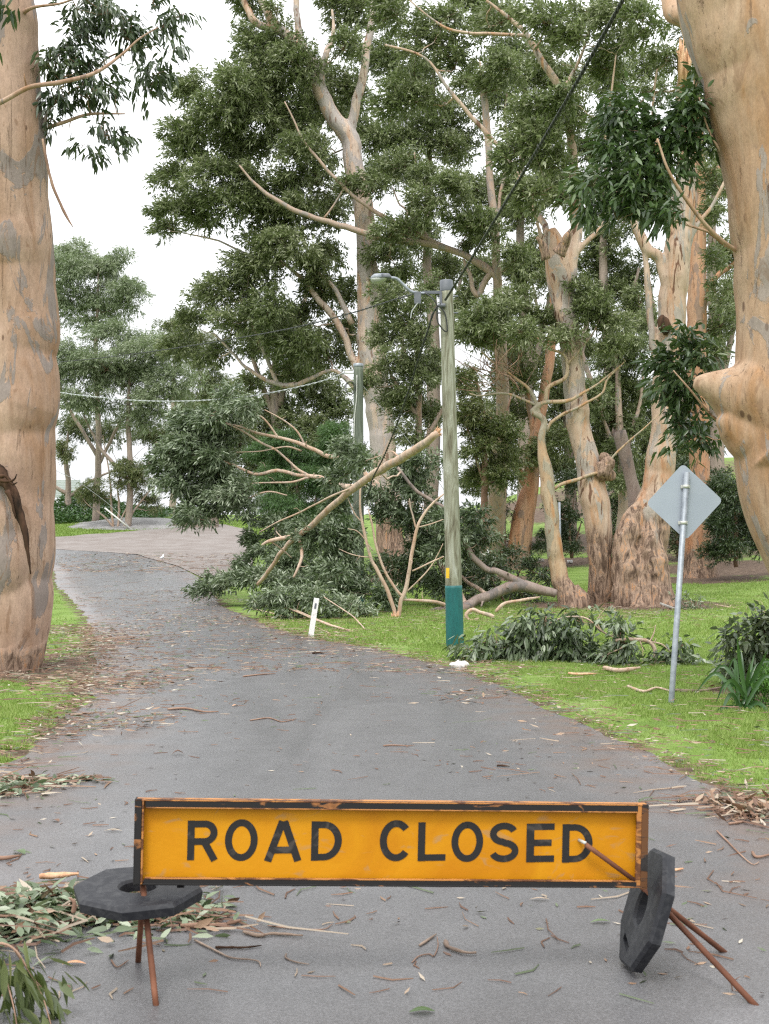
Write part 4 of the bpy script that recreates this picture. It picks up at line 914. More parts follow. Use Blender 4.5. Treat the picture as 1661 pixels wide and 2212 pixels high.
T.limb([(620, 1070, 3, 2.8), (580, 1062, 4, 2.8), (530, 1078, 3, 2.8)], 6)
T.limb([(651, 974, 5, 3.2), (620, 966, 4, 3), (560, 975, 3, 3), (510, 977, 2, 3)], 6)
T.limb([(1000, 1316, 12), (940, 1300, 8, -1), (880, 1296, 6, -1.5), (820, 1300, 4, -1.5)], 7)
T.limb([(1060, 1290, 10), (1000, 1250, 8, 1), (960, 1190, 6, 1), (930, 1120, 4, 1)], 7)
W3 = [(x, y, rx, ry, 3.1 + RNG.normal(0, .5)) for x, y, rx, ry in [(495, 864, 34, 20), (451, 897, 36, 28), (398, 910, 24, 26), (429, 930, 36, 26), (544, 896, 26, 22), (495, 948, 30, 22), (356, 978, 30, 26), (398, 972, 40, 28), (350, 1006, 26, 22), (405, 1020, 46, 30), (378, 1048, 42, 28), (430, 1072, 40, 30), (483, 1046, 42, 30), (461, 1008, 36, 26), (496, 1080, 38, 26), (420, 1118, 36, 20), (455, 1100, 40, 24), (527, 1108, 28, 26), (546, 1125, 22, 14), (519, 1054, 26, 24), (470, 920, 34, 24), (524, 880, 30, 20), (346, 1035, 18, 20), (440, 985, 36, 22), (410, 1125, 20, 16)]]
W3 = [(430, 1000, 78, 74, 3.7), (478, 1050, 58, 56, 3.6), (445, 935, 56, 46, 3.7), (500, 895, 46, 36, 3.7), (390, 1010, 44, 50, 3.6), (470, 985, 50, 46, 3.8), (500, 1100, 40, 30, 3.5), (420, 1095, 36, 26, 3.5)] + W3
T.fill(W3, .165, .048, 5.5, depth=.5, wind=(-.5, 0, .05), sag=.35, tint=.12, twigs=6, lr=.012, per=10)
M3 = [(x, y, rx, ry, (-1.6 if x < 830 and y > 950 else 1) + RNG.normal(0, .5)) for x, y, rx, ry in [(757, 973, 36, 28), (739, 1030, 34, 24), (794, 999, 28, 24), (882, 1010, 40, 28), (929, 1006, 34, 28), (921, 1043, 38, 26), (882, 1043, 34, 24), (830, 1072, 46, 24), (835, 1108, 42, 24), (913, 1080, 34, 28), (934, 1124, 34, 34), (726, 1150, 55, 42), (687, 1178, 44, 38), (921, 1178, 38, 38), (908, 1228, 44, 28), (778, 1241, 46, 32), (804, 1285, 50, 32), (765, 1282, 40, 30), (908, 1268, 46, 28), (713, 1254, 38, 24), (1025, 1124, 36, 36), (1038, 1163, 42, 36), (1025, 1190, 42, 32), (1012, 1254, 34, 34), (1017, 1294, 28, 22), (720, 1100, 40, 30), (880, 1130, 40, 36), (960, 1160, 40, 40), (960, 1220, 40, 36), (850, 1250, 40, 36), (740, 1200, 46, 36), (960, 1270, 40, 26), (1060, 1230, 30, 26)]]
T.fill(M3, .16, .044, 5.2, depth=.5, wind=(-.35, 0, .1), sag=.35, tint=-.02, twigs=6, lr=.014, per=10)
L3 = [(x, y, rx, ry, d) for x, y, rx, ry, d in [(440, 1284, 34, 18, 1), (490, 1276, 38, 24, 1), (540, 1256, 44, 28, 1), (600, 1228, 46, 32, 1.5), (650, 1240, 46, 32, 1.5), (560, 1180, 28, 26, 3), (590, 1152, 32, 26, 3), (620, 1192, 36, 34, 3), (700, 1212, 50, 36, 2), (470, 1252, 40, 12, 2), (590, 1262, 40, 22, .5), (540, 1225, 34, 20, 2.5), (660, 1270, 44, 28, .5), (580, 1205, 34, 26, 2.5), (640, 1150, 40, 30, 2.5)]]
T.fill(L3, .16, .044, 5.6, depth=.5, wind=(-.45, 0, .1), sag=.3, tint=.0, twigs=6, lr=.012, per=10)
T.done(M['leaf_grey'], M['bark_fallen'], [M['bark_grey']])

b = on(640, 1350); b = at(640, 1345, 29.6); b[2] = float(gz(b[0], b[1]))
T = Tree("fallen_branch", "silvery leafed fallen branch heaped on the verge behind the nearer white guide post", "fallen branch", 29.2, b)
T.limb([(815, 1380, 6, -4.2), (778, 1369, 6, -4), (739, 1358, 5, -3.4), (700, 1346, 5, -2.6), (660, 1330, 4, -1), (610, 1310, 3, 0)], 8)
T.limb([(739, 1360, 4, -3.4), (690, 1340, 3, -2), (640, 1318, 2, -1)], 6)
T.limb([(800, 1372, 3, -4), (760, 1330, 3, -2), (700, 1290, 2, -1)], 6)
T.fill([(590, 1296, 38, 24), (620, 1312, 48, 30), (680, 1302, 48, 26), (722, 1320, 38, 26), (762, 1322, 42, 20), (640, 1330, 40, 16), (570, 1308, 26, 18), (670, 1285, 34, 16), (800, 1330, 30, 14), (700, 1335, 36, 14)], .14, .036, 3.0, depth=.3, wind=(-.3, 0, .1), sag=.3, tint=.2, twigs=7, lr=.01, per=10)
T.done(M['leaf_grey'], M['bark_fallen'])

# the big broken limb propped on the fallen head
b = at(556, 1264, 33); b[2] = float(gz(b[0], b[1]))
T = Tree("broken_limb", "long bare forked limb with a splintered end, propped up beside the lamp pole", "broken limb", 30, b)
T.limb([(946, 934, 15, -4), (938, 939, 16, -4), (916, 957, 18, -3.7), (882, 976, 19, -3.2), (840, 1005, 18, -2.5), (800, 1030, 17, -1.6), (765, 1051, 16, -1), (710, 1098, 14, 0), (672, 1136, 13, .6), (644, 1157, 13, 1), (612, 1191, 10, 1.8), (580, 1235, 9, 2.5), (556, 1262, 8, 3)], 14, .05, 5, seg=70)
T.limb([(652, 1150, 10, 1), (640, 1153, 10, 1), (617, 1164, 10, 1), (583, 1169, 8, 1), (565, 1178, 4, 1)], 10)
T.limb([(645, 1158, 8, 1), (651, 1180, 8, .8), (652, 1204, 7, .6), (642, 1230, 6, .5), (634, 1248, 5, .5)], 8)
T.limb([(765, 1051, 5, -1), (720, 1070, 5, -.6), (680, 1090, 4, 0), (648, 1107, 4, .4), (600, 1128, 3, .6), (560, 1150, 2, .8)], 7)
T.limb([(860, 985, 4, -2.8), (845, 975, 3, -2.6), (820, 985, 2, -2.4), (790, 995, 1.5, -2.2)], 6)
T.limb([(583, 1168, 4, 1), (612, 1190, 3, 1.2), (630, 1205, 2, 1.2)], 6)
T.done(None, M['bark_fallen'])
mb = MB()
for i in range(16):
    a0 = at(938 + RNG.random() * 6, 932 + RNG.random() * 12, 26); mb.tube(np.array([a0, a0 + A(.06 + .07 * RNG.random(), RNG.normal(0, .03), RNG.normal(.04, .05))]), [.03, .006], 5, 0, .3, 20, i)
mb.build("splintered_end", M['splinter'], T.t, b)

b = at(853, 1340, 29.4); b[2] = float(gz(b[0], b[1]))
T = Tree("broken_limb", "pinkish V-shaped limb standing on its torn butt before the fallen tree", "broken limb", 29.4, b)
T.limb([(852, 1346, 16), (850, 1334, 10), (851, 1322, 9), (840, 1284, 9), (827, 1254, 8), (812, 1228, 8), (801, 1210, 7), (786, 1150, 6), (778, 1098, 5), (778, 1059, 4), (782, 1040, 2)], 8, .06, 6, seg=40)
T.limb([(856, 1346, 14), (859, 1330, 10), (867, 1298, 9), (877, 1275, 9), (887, 1215, 8), (900, 1145, 7), (916, 1111, 6), (934, 1088, 5), (958, 1067, 3)], 8, .06, 6, seg=40)
T.limb([(871, 1288, 6), (855, 1272, 6), (830, 1230, 5), (812, 1181, 5), (801, 1124, 4), (796, 1100, 2)], 7)
T.limb([(898, 1140, 4), (892, 1115, 4), (887, 1098, 3), (885, 1077, 2)], 6)
T.limb([(890, 1233, 4), (924, 1218, 4), (960, 1202, 3)], 6)
T.limb([(879, 1278, 3), (924, 1233, 3), (945, 1200, 2), (957, 1174, 1.5)], 6)
T.limb([(780, 1126, 3), (768, 1112, 3), (757, 1090, 2), (750, 1074, 1)], 6)
T.limb([(797, 1204, 3), (760, 1198, 2.5), (732, 1186, 1.5)], 6)
T.limb([(805, 1190, 2.5), (775, 1150, 2), (751, 1142, 1.5)], 6)
T.limb([(900, 1140, 3), (930, 1132, 3), (958, 1122, 2)], 6)
T.done(None, M['bark_fallen'])
mb = MB()
for i in range(9):
    a0 = at(848 + i * 1.5, 1338, 29.3); mb.tube(np.array([a0 + A(0, 0, -.07), a0 + A(RNG.normal(0, .02), -.02, .1 + .15 * RNG.random())]), [.03, .005], 5, 0, .3, 20, i)
mb.build("splintered_end", M['splinter'], T.t, b)

def stick(name, label, cat_, pts, wpx, Y=None, mat='twig', n=8, leafs=None, bump=.15, group=None, lift=0.0):
    """a lying branch traced through ground points (or at depth Y); extra lists are side twigs"""
    P0 = []
    for q in pts:
        if Y is None:
            g = on(q[0], q[1]); P0.append([*g, wpx / 2 * g[1] / F])
        else:
            g = at(q[0], q[1], Y + (q[2] if len(q) > 2 else 0)); P0.append([*g, wpx / 2 * g[1] / F])
    P0 = np.array(P0)
    if Y is None:
        P0[:, 2] += P0[:, 3] * .9 + lift
    o_ = P0[len(P0) // 2, :3].copy(); o_[2] = P0[:, 2].min() - P0[:, 3].max()
    Q = cat(P0, max(10, 6 * len(pts)))
    prof = np.interp(np.linspace(0, 1, len(Q)), [0, .08, .7, 1], [.8, 1, .8, .45])
    mb = MB(); mb.tube(Q[:, :3], Q[:, 3] * prof, n, 0, bump, 1.2 / max(Q[:, 3].max(), .004) * .25, int(pts[0][0]))
    o = mb.build(name, M[mat], None, o_)
    return tag(o, label, cat_, group)

stick("fallen_branch", "curled tan branch end with a torn tip right of the pole's teal base", "fallen branch", [(1067, 1332), (1038, 1323), (1020, 1317), (1007, 1328), (1014, 1340), (1034, 1336)], 9, Y=29, mat='bark_fallen')
stick("fallen_branch", "smooth arched branch lying under the fallen trunk beside the twisted tree's foot", "fallen branch", [(1070, 1322), (1090, 1304), (1130, 1296), (1165, 1290, 1)], 8, Y=31, mat='bark_fallen')
stick("fallen_branch", "thin pale branch along the verge just beyond the nearer guide post", "fallen branch", [(545, 1316), (600, 1330), (660, 1346), (720, 1372), (790, 1376)], 3.5, mat='bark_fallen')
stick("log", "short split log at the front edge of the leafy branch on the lawn", "log", [(1305, 1447), (1325, 1452), (1345, 1453), (1382, 1447)], 11, mat='bark_fallen')
stick("fallen_branch", "dark long stick lying behind the foot of the diamond sign", "fallen branch", [(1452, 1494), (1500, 1496), (1530, 1494), (1562, 1487)], 7, mat='twig_grey')
stick("fallen_branch", "forked tan stick on the grass left of the diamond sign's foot", "fallen branch", [(1356, 1486), (1390, 1497), (1418, 1489), (1448, 1496)], 7, mat='bark_fallen')
stick("bark_strip", "pale strip of bark on the grass left of the split log", "bark", [(1228, 1457), (1250, 1459), (1288, 1458)], 6, mat='splinter')
stick("fallen_branch", "pale branch end at the left verge opposite the green lawn patch", "fallen branch", [(-30, 1612), (5, 1618), (30, 1621), (57, 1620)], 11, mat='bark_fallen')
stick("fallen_branch", "grey stick lying across the left lawn patch", "fallen branch", [(62, 1480), (90, 1477), (110, 1478), (132, 1481)], 5, mat='twig_grey')
T = Tree("fallen_branch", "bare forked branch lying on the lawn far right of the burl base", "fallen branch", 30, on(1600, 1330))
for q in ([(1680, 1328, 8), (1630, 1322, 7), (1570, 1312, 5), (1530, 1303, 3)], [(1650, 1323, 5), (1610, 1304, 4), (1580, 1302, 2)], [(1630, 1322, 4), (1590, 1326, 3), (1550, 1326, 2)], [(1660, 1320, 4), (1640, 1300, 3), (1625, 1296, 2)]):
    T.limb([(a, b_, c, on(a, b_)[1] - 30 - .02) for a, b_, c in q], 7)
T.fill([(1495, 1312, 24, 12, 2.0), (1480, 1302, 18, 10, 2.6)], .13, .034, 2.6, depth=.1, tint=.1)
T.done(M['leaf_grey'], M['bark_fallen'])

# leafy branches on the lawn in front of the pole
def leafy(label, Y, base, limbs, blobs, leaf='leaf_grey', cover=3.6, L=.155, W=.042, **kw):
    T = Tree("fallen_branch", label, "fallen branch", Y, on(*base))
    for q in limbs: T.limb(q, 8)
    T.fill(blobs, L, W, cover, depth=.25, fine=True, per=9, twigs=8, lr=.008, tn=5, **kw)
    return T.done(M[leaf], M['bark_fallen'])
leafy("dark leafy branch slumped on the lawn right of the pole's teal base", 19, (1180, 1446),
      [[(1335, 1380, 4), (1300, 1363, 4), (1265, 1335, 4), (1220, 1333, 4), (1180, 1350, 3), (1140, 1370, 2)], [(1240, 1440, 5), (1200, 1420, 4), (1150, 1400, 3), (1080, 1400, 2)], [(1300, 1364, 3), (1290, 1340, 2), (1310, 1310, 1)]],
      [(1180, 1346, 36, 22), (1140, 1360, 28, 26), (1230, 1380, 46, 32), (1180, 1404, 55, 36), (1140, 1418, 30, 24), (1255, 1414, 30, 28), (1072, 1388, 38, 20), (1030, 1410, 34, 16), (1080, 1420, 40, 18), (1002, 1424, 20, 10), (1210, 1430, 50, 16), (1130, 1390, 36, 26), (1110, 1400, 30, 24), (1260, 1345, 26, 14), (1330, 1345, 24, 12)], sag=.75, wind=(-.2, -.1, 0), tint=-.12)
leafy("broken leafy branch with a bent torn stub left of the diamond sign's pole", 18.4, (1390, 1450),
      [[(1330, 1383, 7), (1360, 1381, 8), (1395, 1384, 9), (1412, 1398, 9), (1415, 1425, 7), (1414, 1440, 3)], [(1300, 1420, 3), (1340, 1400, 4), (1370, 1384, 5)], [(1402, 1388, 4), (1412, 1368, 3), (1416, 1350, 2)], [(1400, 1385, 4), (1430, 1392, 3), (1450, 1410, 2), (1480, 1430, 1.5)]],
      [(1335, 1390, 28, 28), (1355, 1424, 34, 24), (1320, 1425, 26, 20), (1330, 1360, 22, 12), (1466, 1398, 20, 16), (1455, 1428, 32, 18), (1505, 1438, 38, 18), (1420, 1450, 38, 12), (1470, 1456, 48, 12), (1532, 1450, 28, 16), (1390, 1436, 24, 16), (1550, 1466, 30, 12)], sag=.5, wind=(-.2, 0, 0), tint=-.08)
b = on(1640, 1480)
T = Tree("shrub", "glossy dark green bush at the right edge behind the strappy plant", "shrub", 15.6, b)
T.limb([(1640, 1482, 6), (1625, 1430, 5), (1610, 1380, 3)], 7); T.limb([(1650, 1480, 6), (1660, 1420, 5), (1655, 1350, 3)], 7); T.limb([(1632, 1470, 4), (1595, 1440, 3), (1570, 1420, 2)], 6)
T.fill([(1640, 1362, 36, 26), (1602, 1402, 42, 34), (1650, 1420, 42, 38), (1582, 1430, 24, 22), (1690, 1380, 46, 46), (1625, 1450, 46, 26), (1690, 1450, 46, 36), (1600, 1460, 36, 20), (1650, 1345, 24, 14)], .14, .046, 3.6, depth=.3, fine=True, per=9, twigs=8, wind=(-.1, 0, .1), sag=.45, lr=.008, tint=-.1)
T.done(M['leaf_grey'], M['twig'])
b = on(1608, 1530)
o = thing("strappy_plant", b, "strap-leaved tussock with long dark arching blades at the lawn's right edge", "plant")
mb = MB()
for i, (x, y, y2, dY) in enumerate([(1524, 1578, 1530, -.6), (1560, 1500, 1470, -.5), (1500, 1500, 1455, .1), (1530, 1470, 1440, .2), (1570, 1455, 1425, .1), (1600, 1400, 1440, .2), (1640, 1430, 1450, .1), (1680, 1450, 1430, -.1), (1690, 1500, 1460, -.3), (1555, 1545, 1500, -.4), (1630, 1410, 1460, .4), (1580, 1440, 1470, .4), (1670, 1560, 1520, -.5), (1640, 1570, 1530, -.6), (1545, 1520, 1475, 0), (1620, 1430, 1470, -.2), (1592, 1370, 1440, -.2), (1660, 1400, 1450, -.2), (1590, 1560, 1525, -.5), (1700, 1420, 1430, .2)]):
    a0 = b + A(RNG.normal(0, .06), RNG.normal(0, .06), 0); e = at(x, y, b[1] + dY); m_ = at((x * .55 + 1608 * .45), y2, b[1] + dY * .5)
    Q = cat(np.array([a0, m_, e]), 14); t = unit(np.gradient(Q, axis=0)); s_ = unit(np.cross(t, A(0, -1, .25)))
    wd = .022 * np.sin(np.linspace(.35, math.pi - .02, 14))[:, None]
    nn_ = np.cross(s_, t) * wd * .5
    V = np.stack([Q - s_ * wd, Q - nn_, Q + s_ * wd], 1).reshape(-1, 3); k_ = np.arange(13)[:, None] * 3
    mb.add(V, np.concatenate([k_ + np.array([[0, 1, 4, 3]]), k_ + np.array([[1, 2, 5, 4]])]), 0, RNG.random() * .5)
mb.build("leaf_blades", M['strap'], o, b)
b = on(1650, 1545)
T = Tree("weed_clump", "soft bright green feathery weeds around the strappy plant's foot", "plant", 13.2, b)
T.fill([(1640, 1505, 38, 28), (1660, 1535, 34, 28), (1618, 1535, 30, 18), (1655, 1468, 20, 18), (1690, 1500, 46, 46), (1690, 1560, 40, 30), (1630, 1555, 30, 16), (1668, 1470, 20, 30)], .05, .012, 3.0, depth=.15, wind=(0, 0, .6), sag=-.5, limbs=False, spread=.6)
T.done(M['fluffy'], M['twig'])
# ------------------------------------------------------------------ poles, lamp, cables, signs
def lathe(mb, c, prof, n=20, mat=0, bump=0, bs=2, seed=0, axis=None):
    P = np.array([A(*c) + A(0, 0, z) if axis is None else A(*c) + np.asarray(axis) * z for z, _ in prof])
    mb.tube(P, np.maximum([r for _, r in prof], .0006), n, mat, bump, bs, seed)

b = on(983, 1400); Yp = b[1]; b[2] -= .0
o = thing("power_pole", b, "tall weathered timber power pole with a teal-painted foot and street lamp arm", "power pole")
pole_o = o
lean = at(964, 608, Yp) - at(983, 1402, Yp)
def pp(t, z=0): return b + lean * t + A(0, 0, z)
mb = MB()
tt = np.r_[.165, np.linspace(.17, .975, 60)]
mb.tube(np.array([pp(t) for t in tt]), np.interp(tt, [0, 1], [.142, .106]), 28, 0, .025, 5, 3)
mb.build("timber_shaft", M['timber'], o, b)
mb = MB()
tt = np.r_[-.03, np.linspace(0, .17, 24)]
mb.tube(np.array([pp(t) for t in tt]), np.r_[.152, np.interp(tt[1:], [0, .17], [.150, .143])], 28, 0, .02, 6, 4)
mb.build("painted_foot", M['teal'], o, b)
mb = MB(); mb.tube(np.array([pp(.966), pp(.972), pp(.998), pp(1.0)]), [.107, .110, .110, .10], 28); mb.build("pole_cap", M['lamp_dark'], o, b)
mb = MB(); q = at(967, 1238, Yp - .17); mb.box(q, (.055, .008, .17)); mb.build("yellow_tag", M['tag'], o, b)
# lamp bracket, arm and lantern
mb = MB()
mb.box(at(935, 632, Yp - .03), (.36, .05, .05)); mb.box(at(952, 648, Yp - .06), (.045, .05, .26))
mb.tube(np.array([at(946, 660, Yp - .12), at(962, 660, Yp - .12)]), .035, 10)
for y in (640, 676): mb.tube(np.array([at(944, y, Yp), at(990, y, Yp)]), .014, 8)
mb.build("bracket", M['lamp_dark'], o, b, bevel=.004)
mb = MB()
Q = cat(np.array([at(918, 634, Yp - .04), at(900, 633, Yp - .05), at(885, 628, Yp - .08), at(868, 612, Yp - .1), at(856, 602, Yp - .12), at(840, 600, Yp - .14)]), 40)
mb.tube(Q, .026, 10); mb.build("lamp_arm", M['galv'], o, b)
# lantern: tapered hood over a dished lens
def hull(name, secs, mat, parent, origin, n=20):
    """secs: list of (x, y0, z, half_y, h_up, h_down) sections along x (super-ellipse)"""
    mb = MB(); rings = []
    a = np.linspace(0, 2 * np.pi, n, endpoint=False)
    for x, yc, zc, hy, hu, hd in secs:
        ca, sa = np.cos(a), np.sin(a)
        yy = np.sign(ca) * np.abs(ca) ** .6 * hy; zz = np.where(sa > 0, np.abs(sa) ** .6 * hu, -np.abs(sa) ** .8 * hd)
        rings.append(np.stack([np.full(n, x), yc + yy, zc + zz], -1))
    V = np.vstack(rings); m = len(secs)
    i = np.arange(m - 1)[:, None] * n + np.arange(n)[None]; j = np.arange(m - 1)[:, None] * n + (np.arange(n)[None] + 1) % n
    q = np.stack([i, i + n, j + n, j], -1).reshape(-1, 4)
    V = np.vstack([V, rings[0].mean(0), rings[-1].mean(0)]); k_ = np.arange(n)
    f = [q, np.stack([k_, (k_ + 1) % n, np.full(n, m * n)], -1), np.stack([(m - 1) * n + (k_ + 1) % n, (m - 1) * n + k_, np.full(n, m * n + 1)], -1)]
    mb.add(V, f); return mb.build(name, mat, parent, origin)
px = Yp / F
lc = at(800, 604, Yp - .15)
lamp = hull("lamp_head", [(lc[0], lc[1], lc[2], .06, .01, .01), (lc[0] + 2 * px, lc[1], lc[2] + 1 * px, .10, 5 * px, .015), (lc[0] + 9 * px, lc[1], lc[2] + 2 * px, .13, 9 * px, .02), (lc[0] + 24 * px, lc[1], lc[2] + 2 * px, .14, 10 * px, .02)], M['lamp'], o, b)
hull("lamp_gear", [(lc[0] + 24 * px, lc[1], lc[2] + 2 * px, .135, 10.5 * px, .01), (lc[0] + 40 * px, lc[1], lc[2] + 3 * px, .12, 9 * px, .02), (lc[0] + 45 * px, lc[1], lc[2] + 4 * px, .06, 3 * px, .02)], M['lamp_dark'], lamp, b).location = (0, 0, 0)
hull("lamp_lens", [(lc[0] + 1 * px, lc[1], lc[2] - .004, .09, .004, .01), (lc[0] + 8 * px, lc[1], lc[2] + .004, .125, .004, 9 * px), (lc[0] + 20 * px, lc[1], lc[2] + .012, .13, .004, 10 * px), (lc[0] + 32 * px, lc[1], lc[2] + .02, .11, .004, 4 * px), (lc[0] + 38 * px, lc[1], lc[2] + .025, .08, .004, .01)], M['lens'], lamp, b)
mb = MB(); mb.box(at(902, 644, Yp - .09), (.11, .08, .2)); mb.build("fuse_box", M['lamp_dark'], o, b, bevel=.008)

def cable(name, label, pts, r, mat, strands=0, pitch=.5, n=160, group=None):
    """pts: (px,py,Y); a plain or twisted cable"""
    P = cat(np.array([at(*q) for q in pts]), n)
    mb = MB()
    if strands:
        L = np.r_[0, np.cumsum(np.linalg.norm(np.diff(P, axis=0), axis=1))]
        m = min(4000, int(L[-1] / pitch * 14) + 40); s_ = np.linspace(0, L[-1], m)
        Q = np.stack([np.interp(s_, L, P[:, i]) for i in range(3)], -1); T_ = unit(np.gradient(Q, axis=0))
        U = unit(np.cross(T_, A(0, 0, 1))); W_ = np.cross(U, T_)
        for k_ in range(strands):
            ph = s_ / pitch * 2 * np.pi + k_ * 2 * np.pi / strands
            mb.tube(Q + (np.cos(ph)[:, None] * U + np.sin(ph)[:, None] * W_) * r * .55, r * .5, 6)
    else: mb.tube(P, r, 6)
    c0 = P[0]
    return tag(mb.build(name, M[mat], None, c0), label, "cable", group)
cable("overhead_cable", "thick twisted black overhead cable rising from the lamp pole towards the viewer", [(962, 648, Yp - .14), (975, 628, 20.6), (1010, 573, 19.3), (1100, 425, 16.8), (1200, 258, 14.6), (1280, 118, 13.1), (1350, -8, 11.9), (1500, -290, 9.6), (1800, -900, 6.6)], .021, 'cable', 3, .30)
cable("fallen_cable", "black cable hanging down from the lamp pole's top over the broken limb", [(952, 655, Yp - .14), (936, 676, Yp - .1), (925, 712, Yp), (905, 772, 21.9), (885, 838, 22.6), (858, 915, 24), (830, 985, 25.8), (806, 1032, 27.3), (798, 1060, 27.6), (790, 1080, 27.9)], .019, 'cable', 2, .3)
cable("service_cable", "thin black service cable running left from the lamp bracket to behind the left trunk", [(925, 634, Yp - .08), (900, 634, Yp - .05), (860, 645, 22.4), (760, 676, 24.5), (640, 707, 27), (500, 733, 30.5), (360, 755, 34), (240, 771, 37.5), (130, 782, 41), (0, 792, 46), (-150, 796, 52)], .016, 'cable', 2, .4)
cable("jumper_cable", "loop of thin black cable drooping beside the lamp pole's top", [(920, 634, Yp - .1), (935, 645, Yp - .16), (944, 662, Yp - .17), (944, 690, Yp - .16), (952, 706, Yp - .15), (962, 716, Yp - .14), (966, 712, Yp - .14), (962, 680, Yp - .13), (950, 660, Yp - .13)], .012, 'cable', n=60)
cable("loose_wire", "two short pale wire tails hanging under the lamp bracket", [(905, 634, Yp - .1), (904, 650, Yp - .12), (897, 662, Yp - .12), (890, 672, Yp - .12), (887, 688, Yp - .12)], .010, 'cable_pale', n=40)

b2 = on(774, 1302); b2 = at(774, 1300, 33.5); b2[2] = float(gz(b2[0], b2[1])); Y2 = 33.5
o = thing("power_pole", b2, "shorter greenish timber power pole behind the fallen foliage", "power pole")
mb = MB(); top2 = at(774, 792, Y2)
mb.tube(np.linspace(b2 + A(0, 0, .95), top2, 50), np.linspace(.148, .122, 50), 24, 0, .025, 5, 8); mb.build("timber_shaft", M['timber_green'], o, b2)
mb = MB(); mb.tube(np.linspace(b2 - A(0, 0, .1), b2 + A(0, 0, .96), 16), np.linspace(.156, .151, 16), 24, 0, .02, 6, 4); mb.build("painted_foot", M['teal'], o, b2)
mb = MB(); mb.tube(np.array([top2 - A(0, 0, .02), top2, top2 + A(0, 0, .07), top2 + A(0, 0, .08)]), [.124, .132, .132, .11], 24); mb.build("pole_cap", M['galv'], o, b2)
mb = MB(); mb.tube(np.array([at(762, 800, Y2 - .05), at(742, 800, Y2 - .05)]), .02, 8); mb.tube(np.array([at(764, 806, Y2 - .12), at(745, 806, Y2 - .12)]), .018, 8); mb.build("bracket", M['band'], o, b2)
for dx, yy in ((-4, 900), (-5, 960)):
    pass
mb = MB(); mb.tube(cat(np.array([at(771, 810, Y2 - .16), at(770, 860, Y2 - .16), at(766, 900, Y2 - .165), at(764, 970, Y2 - .165)]), 20), .012, 6); mb.build("conduit", M['band'], o, b2)
mb = MB(); a_ = np.linspace(0, 2 * np.pi * 2.6, 60)
mb.tube(np.stack([at(757, 840, Y2)[0] + .12 * np.cos(a_) * (1 + .2 * np.sin(a_ * .7)), np.full(60, Y2 - .17) + .02 * np.sin(a_ * 1.3), at(757, 840, Y2)[2] + .17 * np.sin(a_)], -1), .008, 5)
mb.build("wire_coil", M['cable'], o, b2)
cable("service_cable", "pale drooping cable from the shorter pole across to behind the left trunk", [(748, 804, Y2 - .08), (700, 822, 34.2), (640, 837, 35), (560, 853, 36.2), (470, 863, 37.6), (380, 867, 39), (290, 865, 40.5), (210, 858, 42), (130, 848, 43.6), (0, 826, 47), (-150, 795, 51)], .022, 'cable_pale', 2, .5)
cable("stay_wire", "thin stay wire running down from the shorter pole to the right", [(783, 832, Y2), (810, 865, Y2 + .3), (850, 912, Y2 + .6), (900, 975, Y2 + 1), (960, 1060, Y2 + 1.5), (1060, 1230, Y2 + 2)], .007, 'cable_pale', n=20)
g = on(282, 1144)
cable("stay_wire", "thin stay wire slanting up from the white guard below the rock slab", [(284, 1145, g[1]), (247, 1100, g[1] - .2), (205, 1066, g[1] - .6), (160, 1035, g[1] - 1), (118, 1015, g[1] - 1.5), (0, 950, g[1] - 2.5)], .015, 'cable_pale', n=30)
mb = MB(); mb.tube(np.array([at(283, 1143.5, g[1] - .06), at(226, 1097, g[1] - .2)]), .055, 10)
tag(mb.build("stay_guard", M['plastic'], None, g), "white plastic guard tube leaning on the stay wire at the small tree", "guard tube")

# diamond sign seen from behind
b = on(1450, 1516); Ys = b[1]
o = thing("road_sign", b, "back of a grey diamond road sign on a leaning galvanised post", "road sign")
ptop = at(1484, 1020, Ys); mb = MB()
mb.tube(np.array([b - A(0, 0, .1), b, ptop]), .031, 18); mb.tube(np.array([ptop, ptop + A(0, 0, .002)]), [.031, .006], 18)
mb.build("post", M['galv'], o, b)
s_ = Ys / F
c_ = at(1478.5, 1084, Ys + .045)
mb = MB(); n_ = 6; out_ = []
hw = 81 * s_ * 1.03; rc = .05
for kx, (cx_, cz_) in enumerate(((1, 0), (0, 1), (-1, 0), (0, -1))):
    cen = A(cx_, cz_) * (hw - rc * 1.414)
    for t in np.linspace(-45, 45, n_): an = math.radians(kx * 90 + t); out_.append(cen + rc * A(math.cos(an), math.sin(an)))
out_ = np.array(out_); ro = math.radians(2.2)
rot = np.array([[math.cos(ro), math.sin(ro)], [-math.sin(ro), math.cos(ro)]])
out_ = out_ @ rot; m = len(out_)
V = np.vstack([np.c_[c_[0] + out_[:, 0], np.full(m, c_[1] + d), c_[2] + out_[:, 1]] for d in (-.0012, .0012)])
k_ = np.arange(m)
mb.add(V, [np.arange(m)[None], (np.arange(m) + m)[None, ::-1], np.stack([(k_ + 1) % m, k_, k_ + m, (k_ + 1) % m + m], -1)], smooth=False)
mb.build("sign_plate", M['alu'], o, b)
for yy in (1051, 1129):
    mb = MB(); tq = (1516 - yy) / 496; q = b + (ptop - b) * tq
    mb.tube(np.array([q - A(0, 0, .018), q + A(0, 0, .018)]), .0345, 18); mb.box(q + A(0, .032, 0), (.10, .012, .034)); mb.build("clamp", M['band'], o, b)

